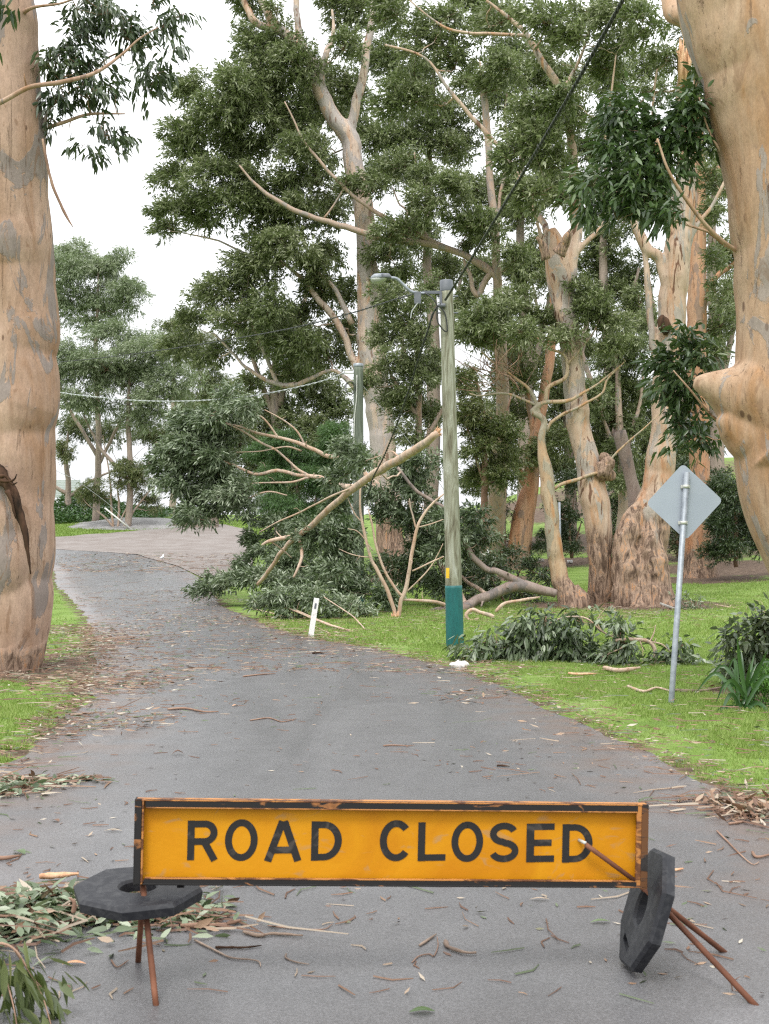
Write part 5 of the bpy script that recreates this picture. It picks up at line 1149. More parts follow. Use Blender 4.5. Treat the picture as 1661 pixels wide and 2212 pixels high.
# guide posts
def gpost(pb, pt, label, Yb=None, w=.1):
    g = on(*pb); e = at(pt[0], pt[1], g[1] + .03)
    o = thing("guide_post", g, label, "guide post", "white guide posts along the verge")
    mb = MB(); t_ = unit(e - g); s = unit(np.cross(t_, A(0, 1, .15))); f = np.cross(s, t_)
    Mx = np.stack([s, f, t_], 1); L = np.linalg.norm(e - g)
    v0 = MB(); v0.box((0, 0, L / 2 - .05), (w, .03, L + .1)); V = v0.v[0]
    V = V @ Mx.T + g; mb.add(V, v0.f[0][0], smooth=False); mb.build("post_board", M['post_white'], o, g, bevel=.004)
    v0 = MB(); v0.box((0, -.018, L * .80), (w * .35, .006, .10)); mb = MB(); mb.add(v0.v[0] @ Mx.T + g, v0.f[0][0], smooth=False); mb.build("reflector", M['lamp_dark'], o, g)
gpost((671, 1377), (684, 1292), "leaning chipped white guide post on the grass edge in front of the silvery leaf heap")
gpost((538, 1247), (536, 1217), "small white guide post far off at the bend, just left of the broken limb's foot", w=.14)
q = at(1053, 1232, 40); q[2] = float(gz(q[0], 40))
mb = MB(); mb.tube(np.array([q, at(1055, 1186, 40)]), .045, 8); tag(mb.build("white_post", M['post_white'], None, q), "short white post standing behind the lamp pole by the fallen trunk", "post")
mb = MB(); q = on(1096, 1238); mb.tube(np.array([at(1063, 1199, 39), at(1094, 1234, 39)]), .035, 8); tag(mb.build("white_tube", M['plastic'], None, q), "white tube leaning at a slant beside the short white post", "tube")
q = on(1212, 1216)
mb = MB(); q2 = at(1211, 1200, q[1] - 8); q2[2] = float(gz(q2[0], q2[1])); mb.tube(np.array([q2, at(1208, 1085, q2[1])]), .05, 8); tag(mb.build("steel_post", M['galv'], None, q2), "plain grey steel post behind the slim twisted gum", "post")
def block(name, label, px_, py_, wpx, hpx, mat):
    q = on(px_, py_); s = q[1] / F; mb = MB()
    lathe(mb, q - A(0, 0, .02), [(0, .1), (.005, wpx * s / 2), (hpx * s, wpx * s / 2 * .96), (hpx * s + .01, wpx * s / 2 * .7), (hpx * s - .02, wpx * s / 2 * .62), (hpx * s - .04, .02)], 18, bump=.02)
    tag(mb.build(name, M[mat], None, q), label, "concrete ring" if mat == 'concrete' else "tub")
block("concrete_ring", "small grey concrete ring on the lawn left of the twisted gum", 1168, 1214, 15, 8, 'concrete')
block("white_tub", "small white tub on the lawn right of the twisted gum", 1231, 1216, 12, 7, 'plastic')

# far-left garden: fence, strap-leaf bed, rock slab, stone wall
q = on(145, 1064); Yf = 108
z0 = float(gz(at(145, 1064, Yf)[0], Yf))
o = thing("slat_fence", at(145, 1060, Yf), "pale grey slatted fence above the strap-leaf bed at far left", "fence")
x0, x1 = at(60, 0, Yf)[0], at(173, 0, Yf)[0]; zt = at(0, 1037, Yf)[2]
mb = MB()
for i in range(11): mb.box(((x0 + x1) / 2, Yf, zt - .06 - i * .135), (x1 - x0, .03, .118))
mb.build("slat_panel", M['fence'], o, A(*o.location))
for x in (x1 - .04, (x0 + x1) / 2):
    mb = MB(); mb.box((x, Yf + .05, (zt + z0) / 2 - .3), (.09, .06, zt - z0 + .7)); mb.build("post", M['fence'], o, A(*o.location))
rng = np.random.default_rng(5); mb = MB(); bs, ds = [], []
for i in range(5200):
    x = rng.uniform(80, 345); f = rng.random()
    y0 = np.interp(x, [80, 150, 220, 345], [1138, 1128, 1112, 1098]); y1 = np.interp(x, [80, 170, 230, 345], [1062, 1058, 1082, 1086])
    q = at(x, y0, np.interp(y0, [1098, 1138], [97, 91])); q[1] += f * 8; q[2] = float(gz(q[0], q[1])) + f * (y0 - y1) * 95 / F * .72
    bs.append(q); ds.append(unit(A(rng.normal(0, .8), rng.normal(-.35, .6), .75)))
leaves(mb, np.array(bs), np.array(ds), .75, .09, rng, 0, droop=.28, fine=True)
tag(mb.build("garden_bed_foliage", M['strap']), "mass of arching strap leaves banked below the pale fence", "garden bed", kind='stuff')
b = on(250, 1140); b = at(255, 1128, 91)
b[2] = float(gz(b[0], b[1])); mb = MB()
gx, gy = np.meshgrid(np.linspace(-1, 1, 46), np.linspace(-1, 1, 26)); rr = np.sqrt(gx ** 2 + gy ** 2)
hh = np.maximum(1 - rr ** 2, -.3) * 1.0 + .16 * noise2(gx, gy, 3, 4) + .1 * noise2(gx, gy, 8, 5)
V = np.stack([b[0] + gx * 5.4 + .5, b[1] + gy * 4.5, gz(b[0] + gx * 5.4 + .5, b[1] + gy * 4.5) - .25 + hh * .55 + sstep(-1, 1, gx) * .25], -1)
i = np.arange(25)[:, None] * 46 + np.arange(45)[None]; mb.add(V, np.stack([i, i + 1, i + 47, i + 46], -1).reshape(-1, 4))
tag(mb.build("rock_slab", M['granite'], None, b), "low bare granite slab on the grass bank at far left", "rock")
b = on(425, 1139); mb = MB()
s = b[1] / F
def rubble(mb, x0, x1, y, z0, z1, th, seed):
    nx, nz = 30, 12
    for side in (-1, 1):
        gx, gz_ = np.meshgrid(np.linspace(x0, x1, nx), np.linspace(z0, z1, nz))
        V = np.stack([gx, y + side * (th / 2 + .05 * noise2(gx, gz_, 3, seed)), gz_ + .05 * noise2(gx, gz_ * 0, 2, seed + 1)], -1)
        i = np.arange(nz - 1)[:, None] * nx + np.arange(nx - 1)[None]; q = np.stack([i, i + 1, i + nx + 1, i + nx], -1).reshape(-1, 4)
        mb.add(V, q if side < 0 else q[:, ::-1], smooth=False)
    mb.box(((x0 + x1) / 2, y, (z0 + z1) / 2), (x1 - x0 - .01, th - .12, z1 - z0 - .04))
rubble(mb, at(375, 0, b[1])[0], at(472, 0, b[1])[0], b[1], b[2] - .3, b[2] + 43 * s, .6, 3)
tag(mb.build("stone_wall", M['stone'], None, b), "low rubble stone wall end half hidden behind the hanging foliage", "wall")

# gull on the road
b = on(351, 1213); s = b[1] / F
o = thing("seagull", b, "white gull standing on the road near the bend", "bird")
mb = MB()
hb = 17 * s
Q = np.array([[-.30, .0, .42], [-.22, .0, .44], [-.08, 0, .47], [.04, 0, .54], [.12, 0, .66], [.15, 0, .78], [.17, 0, .86], [.22, 0, .88]]) * hb
rad = np.array([.02, .08, .17, .19, .14, .085, .10, .03]) * hb
q = cat(np.c_[Q, rad], 24); yaw = R(60); Rm = np.array([[math.cos(yaw), -math.sin(yaw), 0], [math.sin(yaw), math.cos(yaw), 0], [0, 0, 1]])
mb.tube(q[:, :3] @ Rm.T + b, q[:, 3], 14); mb.build("body", M['gull'], o, b)
for sy in (-1, 1):
    mb = MB(); q = cat(np.c_[np.array([[.06, .13 * sy, .60], [-.1, .16 * sy, .56], [-.25, .10 * sy, .47], [-.42, .03 * sy, .41]]) * hb, np.array([.03, .07, .05, .01]) * hb], 12)
    mb.tube(q[:, :3] @ Rm.T + b, q[:, 3], 8); mb.build("wing", M['gull_grey'], o, b)
    mb = MB(); mb.tube(np.array([[.0, .06 * sy, .36], [.01, .06 * sy, .18], [0, .06 * sy, .02], [.06, .06 * sy, .0]]) * hb @ Rm.T + b, .016 * hb, 6); mb.build("leg", M['gull_red'], o, b)
mb = MB(); mb.tube(np.array([[.22, 0, .865], [.27, 0, .855], [.34, 0, .84]]) * hb @ Rm.T + b, np.array([.03, .022, .004]) * hb, 8); mb.build("beak", M['gull_red'], o, b)

# white crumpled plastic and pale slab on the grass
b = on(992, 1447); mb = MB()
ph = np.linspace(0, math.pi, 14)
mb.tube(np.array([b + A(-.13 * math.cos(t), 0, .055 + .02 * math.sin(t * 3)) for t in ph]), np.maximum(.075 * np.sin(ph), .006), 14, 0, .55, 14, 3)
tag(mb.build("crumpled_plastic", M['plastic'], None, b), "crumpled white plastic at the road edge below the pole's teal base", "litter")
b = on(1442, 1316); mb = MB(); mb.box(b + A(0, 0, .07), (.42, .22, .05), M=None); o = mb.build("paving_slab", M['concrete'], None, b, bevel=.012); o.rotation_euler = (R(12), R(18), R(20))
tag(o, "tilted grey paving slab at the right foot of the burl base", "slab")

# ------------------------------------------------------------------ ROAD CLOSED sign
SC = F / 4.56
bc = at(850, 2131, 4.56); bc[2] = 0
sg = thing("road_closed_sign", bc, "low yellow sign reading ROAD CLOSED in a worn black steel frame on rusty rods", "road sign")
sw, sh = 1106 / SC, 181 / SC
zc = (2131 - 1821) / SC
sg.rotation_euler = (0, 0, R(3.6))
ROLL = R(1.25)
def loc(px_, py_, y=0.0):
    """sign-face pixel to sign-local point"""
    return A((px_ - 850) / SC, y, (2131 - py_) / SC)
def face(mb_pts_u, mb_pts_v, y):  # board coordinates (roll included)
    u = np.asarray(mb_pts_u); v = np.asarray(mb_pts_v)
    return np.stack([u * math.cos(ROLL) + v * math.sin(ROLL), np.full(u.shape, y), zc - u * math.sin(ROLL) + v * math.cos(ROLL)], -1)
RM = np.array([[math.cos(ROLL), 0, math.sin(ROLL)], [0, 1, 0], [-math.sin(ROLL), 0, math.cos(ROLL)]])
def bbox_(mb, cu, cy, cv, size, mat=0):
    v0 = MB(); v0.box((cu, cy, cv), size); mb.add(v0.v[0] @ RM.T + A(0, 0, zc), v0.f[0][0], mat, smooth=False)
mb = MB(); bbox_(mb, 0, .012, 0, (sw - .02, .004, sh - .02)); panel = mb.build("panel", M['yellow'], sg)
fr = 18 / SC
mb = MB(); bbox_(mb, 0, -.016, sh / 2 - fr / 2 + .002, (sw - .07, .005, fr), 0); bbox_(mb, 0, 0, sh / 2 - .002, (sw - .004, .040, .005), 1); bbox_(mb, 0, -.014, sh / 2 - fr + .0015, (sw - .075, .012, .004), 1); mb.build("frame_rail", [M['black_frame'], M['rust_yellow']], sg, bevel=.0012)
fb = 13 / SC
mb = MB(); bbox_(mb, 0, -.016, -sh / 2 + fb / 2 - .002, (sw - .07, .005, fb), 0); bbox_(mb, 0, 0, -sh / 2 + .002, (sw - .004, .040, .005), 0); bbox_(mb, 0, -.013, -sh / 2 + fb + .001, (sw - .075, .014, .005), 1); mb.build("frame_rail", [M['black_frame'], M['rust_yellow']], sg, bevel=.0012)
mb = MB(); bbox_(mb, -sw / 2 + .013, -.017, 0, (.020, .006, sh + .004), 0); bbox_(mb, -sw / 2 + .001, .002, 0, (.005, .044, sh + .004), 0); bbox_(mb, -sw / 2 + .0275, -.013, 0, (.006, .020, sh - .004), 1); mb.build("frame_end", [M['black_frame'], M['rust_yellow']], sg, bevel=.0012)
mb = MB(); bbox_(mb, sw / 2 - .0105, -.017, -.002, (.021, .006, sh + .006), 1); bbox_(mb, sw / 2 + .001, .002, -.002, (.005, .044, sh + .004), 1); bbox_(mb, sw / 2 - .030, -.012, -.002, (.018, .012, sh - .006), 0); mb.build("frame_end", [M['rust_yellow'], M['rust_edge']], sg, bevel=.0012)

def arc(cx, cy, rx, ry, a0, a1, n=26):
    t = np.radians(np.linspace(a0, a1, n)); return list(zip(cx + rx * np.cos(t), cy + ry * np.sin(t)))
ST = {  # stroke centre-lines in a box one unit high; second item = natural width
 'R': ([[(.09, 0), (.09, 1)], [(.09, .91), (.40, .91)] + arc(.42, .69, .215, .22, 90, -90) + [(.40, .47), (.09, .47)], [(.40, .48), (.66, -.01)]], .75),
 'O': ([arc(.40, .5, .31, .42, 90, 451, 60)], .80),
 'A': ([[(.09, -.01), (.415, .99)], [(.455, .99), (.78, -.01)], [(.2, .27), (.67, .27)]], .87),
 'D': ([[(.09, .0), (.09, 1)], [(.09, .91), (.30, .91)] + arc(.30, .5, .34, .41, 90, -90) + [(.30, .09), (.09, .09)]], .73),
 'C': ([arc(.40, .5, .31, .42, 42, 318, 50)], .72),
 'L': ([[(.09, 1), (.09, 0)], [(.09, .085), (.66, .085)]], .66),
 'S': ([arc(.38, .715, .27, .20, 22, 262, 34) + arc(.38, .285, .29, .20, 82, -160, 34)], .76),
 'E': ([[(.09, 0), (.09, 1)], [(.09, .915), (.62, .915)], [(.09, .5), (.56, .5)], [(.09, .085), (.62, .085)]], .62)}
def stroke(pts, wd):
    P = np.array(pts); P = P[np.r_[True, np.linalg.norm(np.diff(P, axis=0), axis=1) > 1e-5]]
    t = unit(np.gradient(P, axis=0)) if len(P) > 2 else np.repeat(unit(P[1] - P[0])[None], 2, 0)
    nrm = np.stack([-t[:, 1], t[:, 0]], -1) * wd / 2
    return P + nrm, P - nrm
mb = MB(); ns = 0; words = [MB(), MB()]
for ch, x0, x1, y0, y1 in [('R', 407, 474, 1768, 1853), ('O', 487, 558, 1767, 1856), ('A', 571, 653, 1771, 1857), ('D', 672, 739, 1773, 1858), ('C', 820, 885, 1773, 1861), ('L', 903, 964, 1778, 1862), ('O', 976, 1046, 1778, 1865), ('S', 1058, 1124, 1781, 1867), ('E', 1140, 1202, 1784, 1868), ('D', 1219, 1287, 1786, 1870)]:
    st, wn = ST[ch]
    for pl in st:
        l_, r_ = stroke(pl, .168); ns += 1
        V = []
        for q in (l_, r_):
            X_ = x0 + q[:, 0] / wn * (x1 - x0); Y_ = y1 - q[:, 1] * (y1 - y0)
            u0 = (X_ - 850) / SC; v0_ = (1821 - Y_) / SC
            v1 = v0_ + u0 * math.sin(ROLL)
            V.append(face(u0, v1, .0088 - .0003 * (ns % 4)))
        m = len(l_); V = np.vstack(V); k_ = np.arange(m - 1)
        words[x0 > 800].add(V, np.stack([k_, k_ + 1, k_ + 1 + m, k_ + m], -1), smooth=False)
for mb in words: mb.build("lettering", M['letter'], panel)
# rusty rods: brace across the D, legs
mb = MB(); mb.tube(np.array([loc(1266, 1826, -.03), loc(1320, 1866, -.028), loc(1376, 1908, -.012)]), .0085, 12); mb.build("brace_rod", M['rust'], sg)
mb = MB(); mb.tube(np.array([loc(1256, 1821, .008), loc(1266, 1823, -.03)]), .006, 8); mb.build("wire_tie", M['band'], sg)
invM = np.array([[math.cos(R(3.6)), math.sin(R(3.6)), 0], [-math.sin(R(3.6)), math.cos(R(3.6)), 0], [0, 0, 1]])
def tolocal(p): return invM @ (np.asarray(p) - bc)
def leg(top, foot_px, bend=0):
    ft = on(*foot_px); ft[2] = .009
    mb = MB(); t0 = tolocal(top); t1 = tolocal(ft)
    mb.tube(np.linspace(t0, t1, 8), .0105, 12, 0, .05, 30, 2); return mb.build("leg", M['rust'], sg)
Yr = 4.56 + .036; Yl = 4.56 - .036
leg(at(1380, 1905, 4.72), (1640, 2192)); leg(at(1386, 1916, 4.72), (1571, 2068))
leg(at(306, 1890, Yl + .02), (338, 2188)); leg(at(311, 1890, Yl + .05), (298, 2090))

def rubber_base(loc_, M3, label, slot_a):
    """octagonal rubber foot with a centre hole and a hand slot, modelled once about z"""
    n = 64; a = np.linspace(0, 2 * np.pi, n, endpoint=False) + 1e-4
    def octr(ap): return ap / np.cos((a + np.pi / 8) % (np.pi / 4) - np.pi / 8)
    prof = [(-.022, 'o', .210), (.010, 'o', .214), (.022, 'o', .202), (.024, 'm', .5), (.022, 'i', .072), (.012, 'i', .064), (-.022, 'i', .064)]
    rings = []
    ro, ri = octr(.202), np.full(n, .072)
    for z, k_, r in prof:
        rad = octr(r) if k_ == 'o' else (np.full(n, r) if k_ == 'i' else ro * .5 + ri * .5)
        rings.append(np.stack([rad * np.cos(a), rad * np.sin(a), np.full(n, z) + (0 if k_ == 'o' else .0)], -1))
    V = np.vstack(rings); m = len(prof)
    i = np.arange(m)[:, None] * n + np.arange(n)[None]; j = ((np.arange(m)[:, None] + 1) % m) * n + np.arange(n)[None]
    i2 = np.arange(m)[:, None] * n + (np.arange(n)[None] + 1) % n; j2 = ((np.arange(m)[:, None] + 1) % m) * n + (np.arange(n)[None] + 1) % n
    mb = MB(); mb.add(V, np.stack([i, i2, j2, j], -1).reshape(-1, 4), smooth=False)
    o = mb.build("rubber_base", M['rubber'])
    cut = bpy.data.meshes.new("slot"); bmx = bmesh.new(); bmesh.ops.create_cube(bmx, size=1)
    bmesh.ops.transform(bmx, matrix=Matrix.Rotation(slot_a, 4, 'Z') @ Matrix.Translation((.148, 0, 0)) @ Matrix.Diagonal((.026, .10, .2, 1)), verts=bmx.verts); bmx.to_mesh(cut); bmx.free()
    co = bpy.data.objects.new("slot", cut); COL.objects.link(co)
    bo = o.modifiers.new("slot", 'BOOLEAN'); bo.operation = 'DIFFERENCE'; bo.object = co; bo.solver = 'EXACT'
    dg = bpy.context.evaluated_depsgraph_get(); me = bpy.data.meshes.new_from_object(o.evaluated_get(dg))
    o.modifiers.clear(); o.data = me; bpy.data.objects.remove(co)
    bv = o.modifiers.new("bevel", 'BEVEL'); bv.width = .004; bv.segments = 2; bv.limit_method = 'ANGLE'; bv.angle_limit = R(35)
    o.matrix_world = Matrix.Translation(loc_) @ M3.to_4x4()
    return tag(o, label, "rubber base", "black rubber sign bases")
rubber_base(Vector(at(298, 1926, 4.60)), Euler((R(6), R(-1), R(20))).to_matrix(), "black octagonal rubber base lying flat around the sign's left rods", R(-8))
zax = Vector((-.95, -.02, .31)).normalized(); xax = Vector((.30, .12, 1)).cross(zax).normalized(); yax = zax.cross(xax)
rubber_base(Vector(at(1396, 1964, 4.68)), Matrix((xax, yax, zax)).transposed(), "black octagonal rubber base hung on edge around the sign's right rods", R(-110))
# ------------------------------------------------------------------ grass
rng = np.random.default_rng(21)
def scatter(n, x0, x1, y0, y1, pw=1.0):
    """points in the view wedge, nearer ones denser"""
    y = y0 + (y1 - y0) * rng.random(n) ** pw; x = (rng.uniform(x0, x1, n) - CX) / F * y
    return x, y
mb = MB()
for n, px0, px1, y0, y1, pw, hh, ww in ((230000, 880, 1800, 7.4, 22, 1.25, .042, .0055), (120000, 560, 1800, 22, 46, 1.2, .055, .012), (60000, -250, 260, 9.0, 17.5, 1.1, .04, .0055), (24000, -100, 330, 17.5, 48, 1.0, .05, .011), (40000, 90, 760, 75, 96, 1.0, .09, .04)):
    x, y = scatter(n, px0, px1, y0, y1, pw)
    cl = noise2(x, y, 1.7, 8) * .5 + noise2(x, y, 6, 3) * .5
    dd = dirt_at(x, y) + .9 * (noise2(x, y, 2.5, 31) * .5)
    k_ = (~pip(x, y, ROADPOLY)) & (dd < .62) & ((y < 60) | ~pip(x, y, GRAV)) & (rng.random(n) < .75 + .5 * cl)
    x, y, cl = x[k_], y[k_], cl[k_]; n = len(x)
    z = gz(x, y) + np.where(y < 60, noise2(x, y, .9, 3) * .03 + noise2(x, y, .25, 4) * .04, 0) - .006
    base = np.stack([x, y, z], -1); an = rng.uniform(0, 2 * np.pi, n)
    sd_ = np.stack([np.cos(an), np.sin(an) * .4, np.zeros(n)], -1) * (ww * rng.uniform(.6, 1.3, n))[:, None]
    tip = base + np.stack([rng.normal(0, .45, n), rng.normal(0, .45, n), np.ones(n)], -1) * (hh * rng.uniform(.45, 1.35, n) * (1 + .5 * cl))[:, None]
    mb.add(np.stack([base - sd_, base + sd_, tip], 1), np.arange(n * 3).reshape(n, 3), 0, np.clip((.42 if y0 < 60 else .3) + (.25 if y0 < 60 else .1) * cl + rng.normal(0, .16 if y0 < 60 else .08, n), 0, 1), smooth=False)
tag(mb.build("grass", M['blade']), "short bright green lawn grass on both verges", "grass", kind='stuff')

# ------------------------------------------------------------------ storm litter
def litter(mb, x, y, kind, lift=.0, scale=1.0):
    n = len(x); onr = pip(x, y, ROADPOLY)
    z = gz(x, y) + np.where(onr, .026, .03) + rng.random(n) * lift
    an = rng.uniform(0, 2 * np.pi, n); d = np.stack([np.cos(an), np.sin(an), rng.normal(0, .12, n)], -1); d = unit(d)
    base = np.stack([x, y, z], -1)
    if kind == 'leaf':
        leaves(mb, base, d, .095 * scale, .022 * scale, rng, 0, flat=.35, droop=-.02)
    else:
        L = .16 * scale * rng.lognormal(0, .6, n); w_ = (.0045 if kind == 'twig' else .013) * scale * rng.uniform(.6, 1.5, n)
        s_ = np.stack([-d[:, 1], d[:, 0], np.zeros(n)], -1) * w_[:, None]; up = A(0, 0, 1) * w_[:, None] * (1.4 if kind == 'twig' else .8)
        bend = rng.normal(0, .12, n)[:, None] * np.stack([-d[:, 1], d[:, 0], np.zeros(n)], -1) * L[:, None]
        dx = d * A(1, 1, .2)
        p0, p1, p2 = base, base + dx * (L / 2)[:, None] + bend, base + dx * L[:, None]
        V = np.stack([p0 - s_, p0 + s_, p0 + up, p1 - s_, p1 + s_, p1 + up * 1.1, p2 - s_ * .5, p2 + s_ * .5, p2 + up * .6], 1)
        b_ = np.arange(n)[:, None] * 9
        F_ = [b_ + np.array([[i, j, j + 3, i + 3]]) for o_ in (0, 3) for i, j in ((0 + o_, 2 + o_), (2 + o_, 1 + o_))]
        r_ = rng.choice([.08, .40, .46, .5, .54, .6, .85], n) + rng.normal(0, .03, n)
        mb.add(V, np.concatenate(F_), 0, np.tile(np.clip(r_, 0, 1), 4), smooth=False)
mb = MB()
# thin everywhere on the road, thicker in the swept bands and along both edges
for kind, n, sc_ in (('twig', 1500, .62), ('leaf', 1500, .62)):
    x, y = scatter(n, -60, 1720, 4.4, 30, 1.3); k_ = pip(x, y, ROADPOLY) & (rng.random(len(x)) < .25 + .75 * (noise2(x, y, .8, 41) > .05)); litter(mb, x[k_], y[k_], kind, 0, sc_)
for kind, n, sc_ in (('twig', 3400, 1.0), ('leaf', 2000, 1.0)):
    x, y = scatter(n, 60, 900, 17, 62, 1.2); k_ = pip(x, y, ROADPOLY) & (rng.random(len(x)) < .25 + .75 * (noise2(x * .25, y * 1.2, .8, 44) > .08)); litter(mb, x[k_], y[k_], kind, .01, sc_)
def edge_strip(E, s0, s1, n, w0, w1, kind, sc_, lift=.02):
    t = rng.uniform(s0, s1, n); i = np.clip((t * NL).astype(int), 0, NL - 1)
    q = E[i]; x = q[:, 0] + rng.normal(w0, w1, n); y = q[:, 1] + rng.normal(0, .25, n); litter(mb, x, y, kind, lift, sc_)
for kind, n in (('twig', 1500), ('leaf', 1700), ('bark', 110)):
    edge_strip(EL, .06, .45, n, -.06, .17, kind, .8)
    edge_strip(ER, .05, .42, int(n * (.25 if kind == 'bark' else .7)), .08, .16, kind, .65)
# strewn ground round the left trunk and the dirt lay-by
for kind, n in (('twig', 600), ('leaf', 1000), ('bark', 40)):
    c0 = on(150, 1420); x = c0[0] + rng.normal(-.1, .5, n); y = c0[1] + rng.normal(0, 3.6, n); k_ = x > -5.6; litter(mb, x[k_], y[k_], kind, .03, 1.1)
for px_, py_, r_, n in ((70, 1330, .8, 0), (140, 1375, .7, 500), (120, 1365, .5, 500), (455, 1300, .8, 300), (330, 1335, .9, 260), (225, 1300, .8, 160), (430, 1285, .9, 300), (560, 1345, .9, 240), (200, 1478, .5, 420), (270, 1483, .45, 360), (240, 1565, .35, 260), (1010, 1512, .25, 60), (430, 1350, .9, 200), (300, 1390, .9, 200), (1020, 1452, .4, 260), (1290, 1320, 1.2, 500), (1400, 1330, .8, 260), (620, 1395, .8, 200), (900, 1380, 1.6, 220), (1300, 1480, 1.0, 90), (1500, 1560, .7, 90), (1460, 1620, .6, 60), (860, 1340, 1.3, 500), (1120, 1335, 1.0, 300), (720, 1370, .7, 260)):
    q = on(px_, py_); x = q[0] + rng.normal(0, r_, n); y = q[1] + rng.normal(0, r_ * 1.6, n)
    h_ = n // 2; litter(mb, x[:h_], y[:h_], 'leaf', .05, 1.2); litter(mb, x[h_:], y[h_:], 'twig', .05, .8)
edge_strip(ER, .05, .42, 1800, .12, .14, 'leaf', .6)
for kind, n in (('leaf', 1300), ('twig', 600)):
    x, y = scatter(n, 960, 1700, 9, 40, 1.0); k_ = ~pip(x, y, ROADPOLY); litter(mb, x[k_], y[k_], kind, .03, .7)
x, y = scatter(500, 120, 500, 55, 70, 1.0); litter(mb, x, y, 'twig', .02, 1.8)
x, y = scatter(300, 120, 500, 55, 70, 1.0); litter(mb, x, y, 'leaf', .02, 2.2)
tag(mb.build("leaf_litter", M['litter']), "storm-torn leaves, twigs and bark scraps strewn over the road and verges", "leaf litter", kind='stuff')

# heap of torn leaves behind the sign's left foot
mb = MB(); mg = MB()
for cx_, cy_, rx_, ry_, h_, nl, nt_ in ((100, 1990, .28, .24, .10, 620, 200), (230, 1985, .24, .22, .07, 420, 160), (30, 2000, .26, .28, .10, 500, 160), (330, 1975, .26, .28, .05, 260, 90), (390, 2000, .26, .22, .02, 120, 60), (50, 1700, .24, .22, .03, 130, 130), (20, 1718, .26, .22, .03, 130, 110), (170, 1695, .18, .14, .02, 40, 50), (-40, 2040, .4, .4, .16, 600, 120), (1640, 1765, .30, .30, .02, 160, 300), (1600, 1745, .35, .30, .02, 60, 220)):
    q = on(cx_, cy_); m = nl; r_ = np.sqrt(rng.random(m)) ; a = rng.uniform(0, 2 * np.pi, m)
    x = q[0] + rx_ * rng.normal(0, .5, m); y = q[1] + ry_ * rng.normal(0, .5, m); e = np.exp(-((x - q[0]) / rx_) ** 2 - ((y - q[1]) / ry_) ** 2)
    base = np.stack([x, y, .03 + h_ * e * rng.random(m)], -1); an = rng.uniform(0, 2 * np.pi, m)
    d = unit(np.stack([np.cos(an), np.sin(an), rng.normal(.1, .35, m)], -1))
    fresh = rng.random(m) < (.88 if cx_ < 1000 else .06)
    leaves(mg, base[fresh], d[fresh], .085, .026, rng, 0, fine=True, flat=.5, droop=.1)
    leaves(mb, base[~fresh], d[~fresh], .085, .026, rng, 0, np.clip(rng.normal(.72, .15, (~fresh).sum()), 0, 1), fine=True, flat=.5, droop=-.08)
    m = nt_ // 2; x = q[0] + rx_ * rng.normal(0, .6, m); y = q[1] + ry_ * rng.normal(0, .6, m); litter(mb, x, y, 'twig', h_ * .8, .9)
    litter(mb, x[:m // 8], y[:m // 8] + .02, 'bark', h_ * .7, .6)
tag(mb.build("leaf_pile", M['litter']), "brown leaves, bark and twigs heaped behind the sign's left foot and at the road sides", "leaf litter", kind='stuff')
tag(mg.build("green_leaf_pile", M['leaf_grey']), "freshly torn green leaves heaped behind the sign's left foot", "leaf litter", kind='stuff')

# leafy branch end in the bottom left corner
b = on(-60, 2150); T = Tree("fallen_branch", "drooping gum branch tip with long leaves in the bottom left corner", "fallen branch", 4.15, b)
T.limb([(-140, 2150, 14, 0), (-60, 2080, 9, 0), (-10, 2040, 7, 0), (30, 2050, 5, 0), (60, 2095, 4, 0), (90, 2150, 3, 0), (110, 2215, 2, -.1)], 7)
T.limb([(-20, 2045, 5), (10, 2110, 4), (30, 2180, 3, -.1), (40, 2250, 2, -.1)], 6); T.limb([(30, 2052, 4), (70, 2110, 3, .05), (110, 2160, 2.5, .05), (130, 2200, 2, .05)], 6)
COV = 1.0
T.fill([(10, 2075, 36, 30), (40, 2110, 40, 36), (20, 2160, 40, 40), (70, 2150, 34, 40), (95, 2190, 30, 30), (-20, 2120, 36, 50), (30, 2215, 60, 30), (-10, 2050, 40, 16)], .085, .024, 1.25, depth=.12, wind=(.2, 0, -.5), sag=1.0, fine=True, per=7, twigs=6, lr=.003, limbs=False, spread=.4, tint=-.2)
T.done(M['leaf_olive'], M['twig'])

# single sticks, bark pieces and leaves lying near the sign
def lone_leaf(name, label, px_, py_, lpx, wpx, ang, mat, rn, curl=.02):
    q = on(px_, py_); s_ = q[1] / F; q[2] += .026
    d = unit(A(math.cos(ang), math.sin(ang), 0)); sd2 = A(-d[1], d[0], 0); L = lpx * s_; W_ = wpx * s_ * 1.6
    mb = MB(); t = np.linspace(0, 1, 9); w_ = W_ * np.sin(np.pi * np.clip(t, .03, .97)) ** .8 / 2
    c0 = q - d * L / 2 + d * L * t[:, None]; c0[:, 2] += curl * np.sin(t * np.pi) * L * 3 + .002
    V = np.stack([c0 - sd2 * w_[:, None] + A(0, 0, 1) * w_[:, None] * .35, c0, c0 + sd2 * w_[:, None] + A(0, 0, 1) * w_[:, None] * .35], 1).reshape(-1, 3); k_ = np.arange(8)[:, None] * 3
    mb.add(V, np.concatenate([k_ + np.array([[0, 3, 4, 1]]), k_ + np.array([[1, 4, 5, 2]])]), 0, rn)
    tag(mb.build(name, M[mat], None, q), label, "leaf")
LIFT = .024
stick("bark_strip", "long brown bark piece lying behind the sign's left leg", "bark", [(390, 2021), (420, 2020), (455, 2018), (490, 2014), (520, 2008)], 12, lift=LIFT, bump=.4)
stick("twig", "pale broken stick with a raised fork under the R and O of the sign", "stick", [(526, 2033), (560, 2038), (590, 2036), (654, 2040)], 8, mat='twig_grey', lift=LIFT, bump=.35)
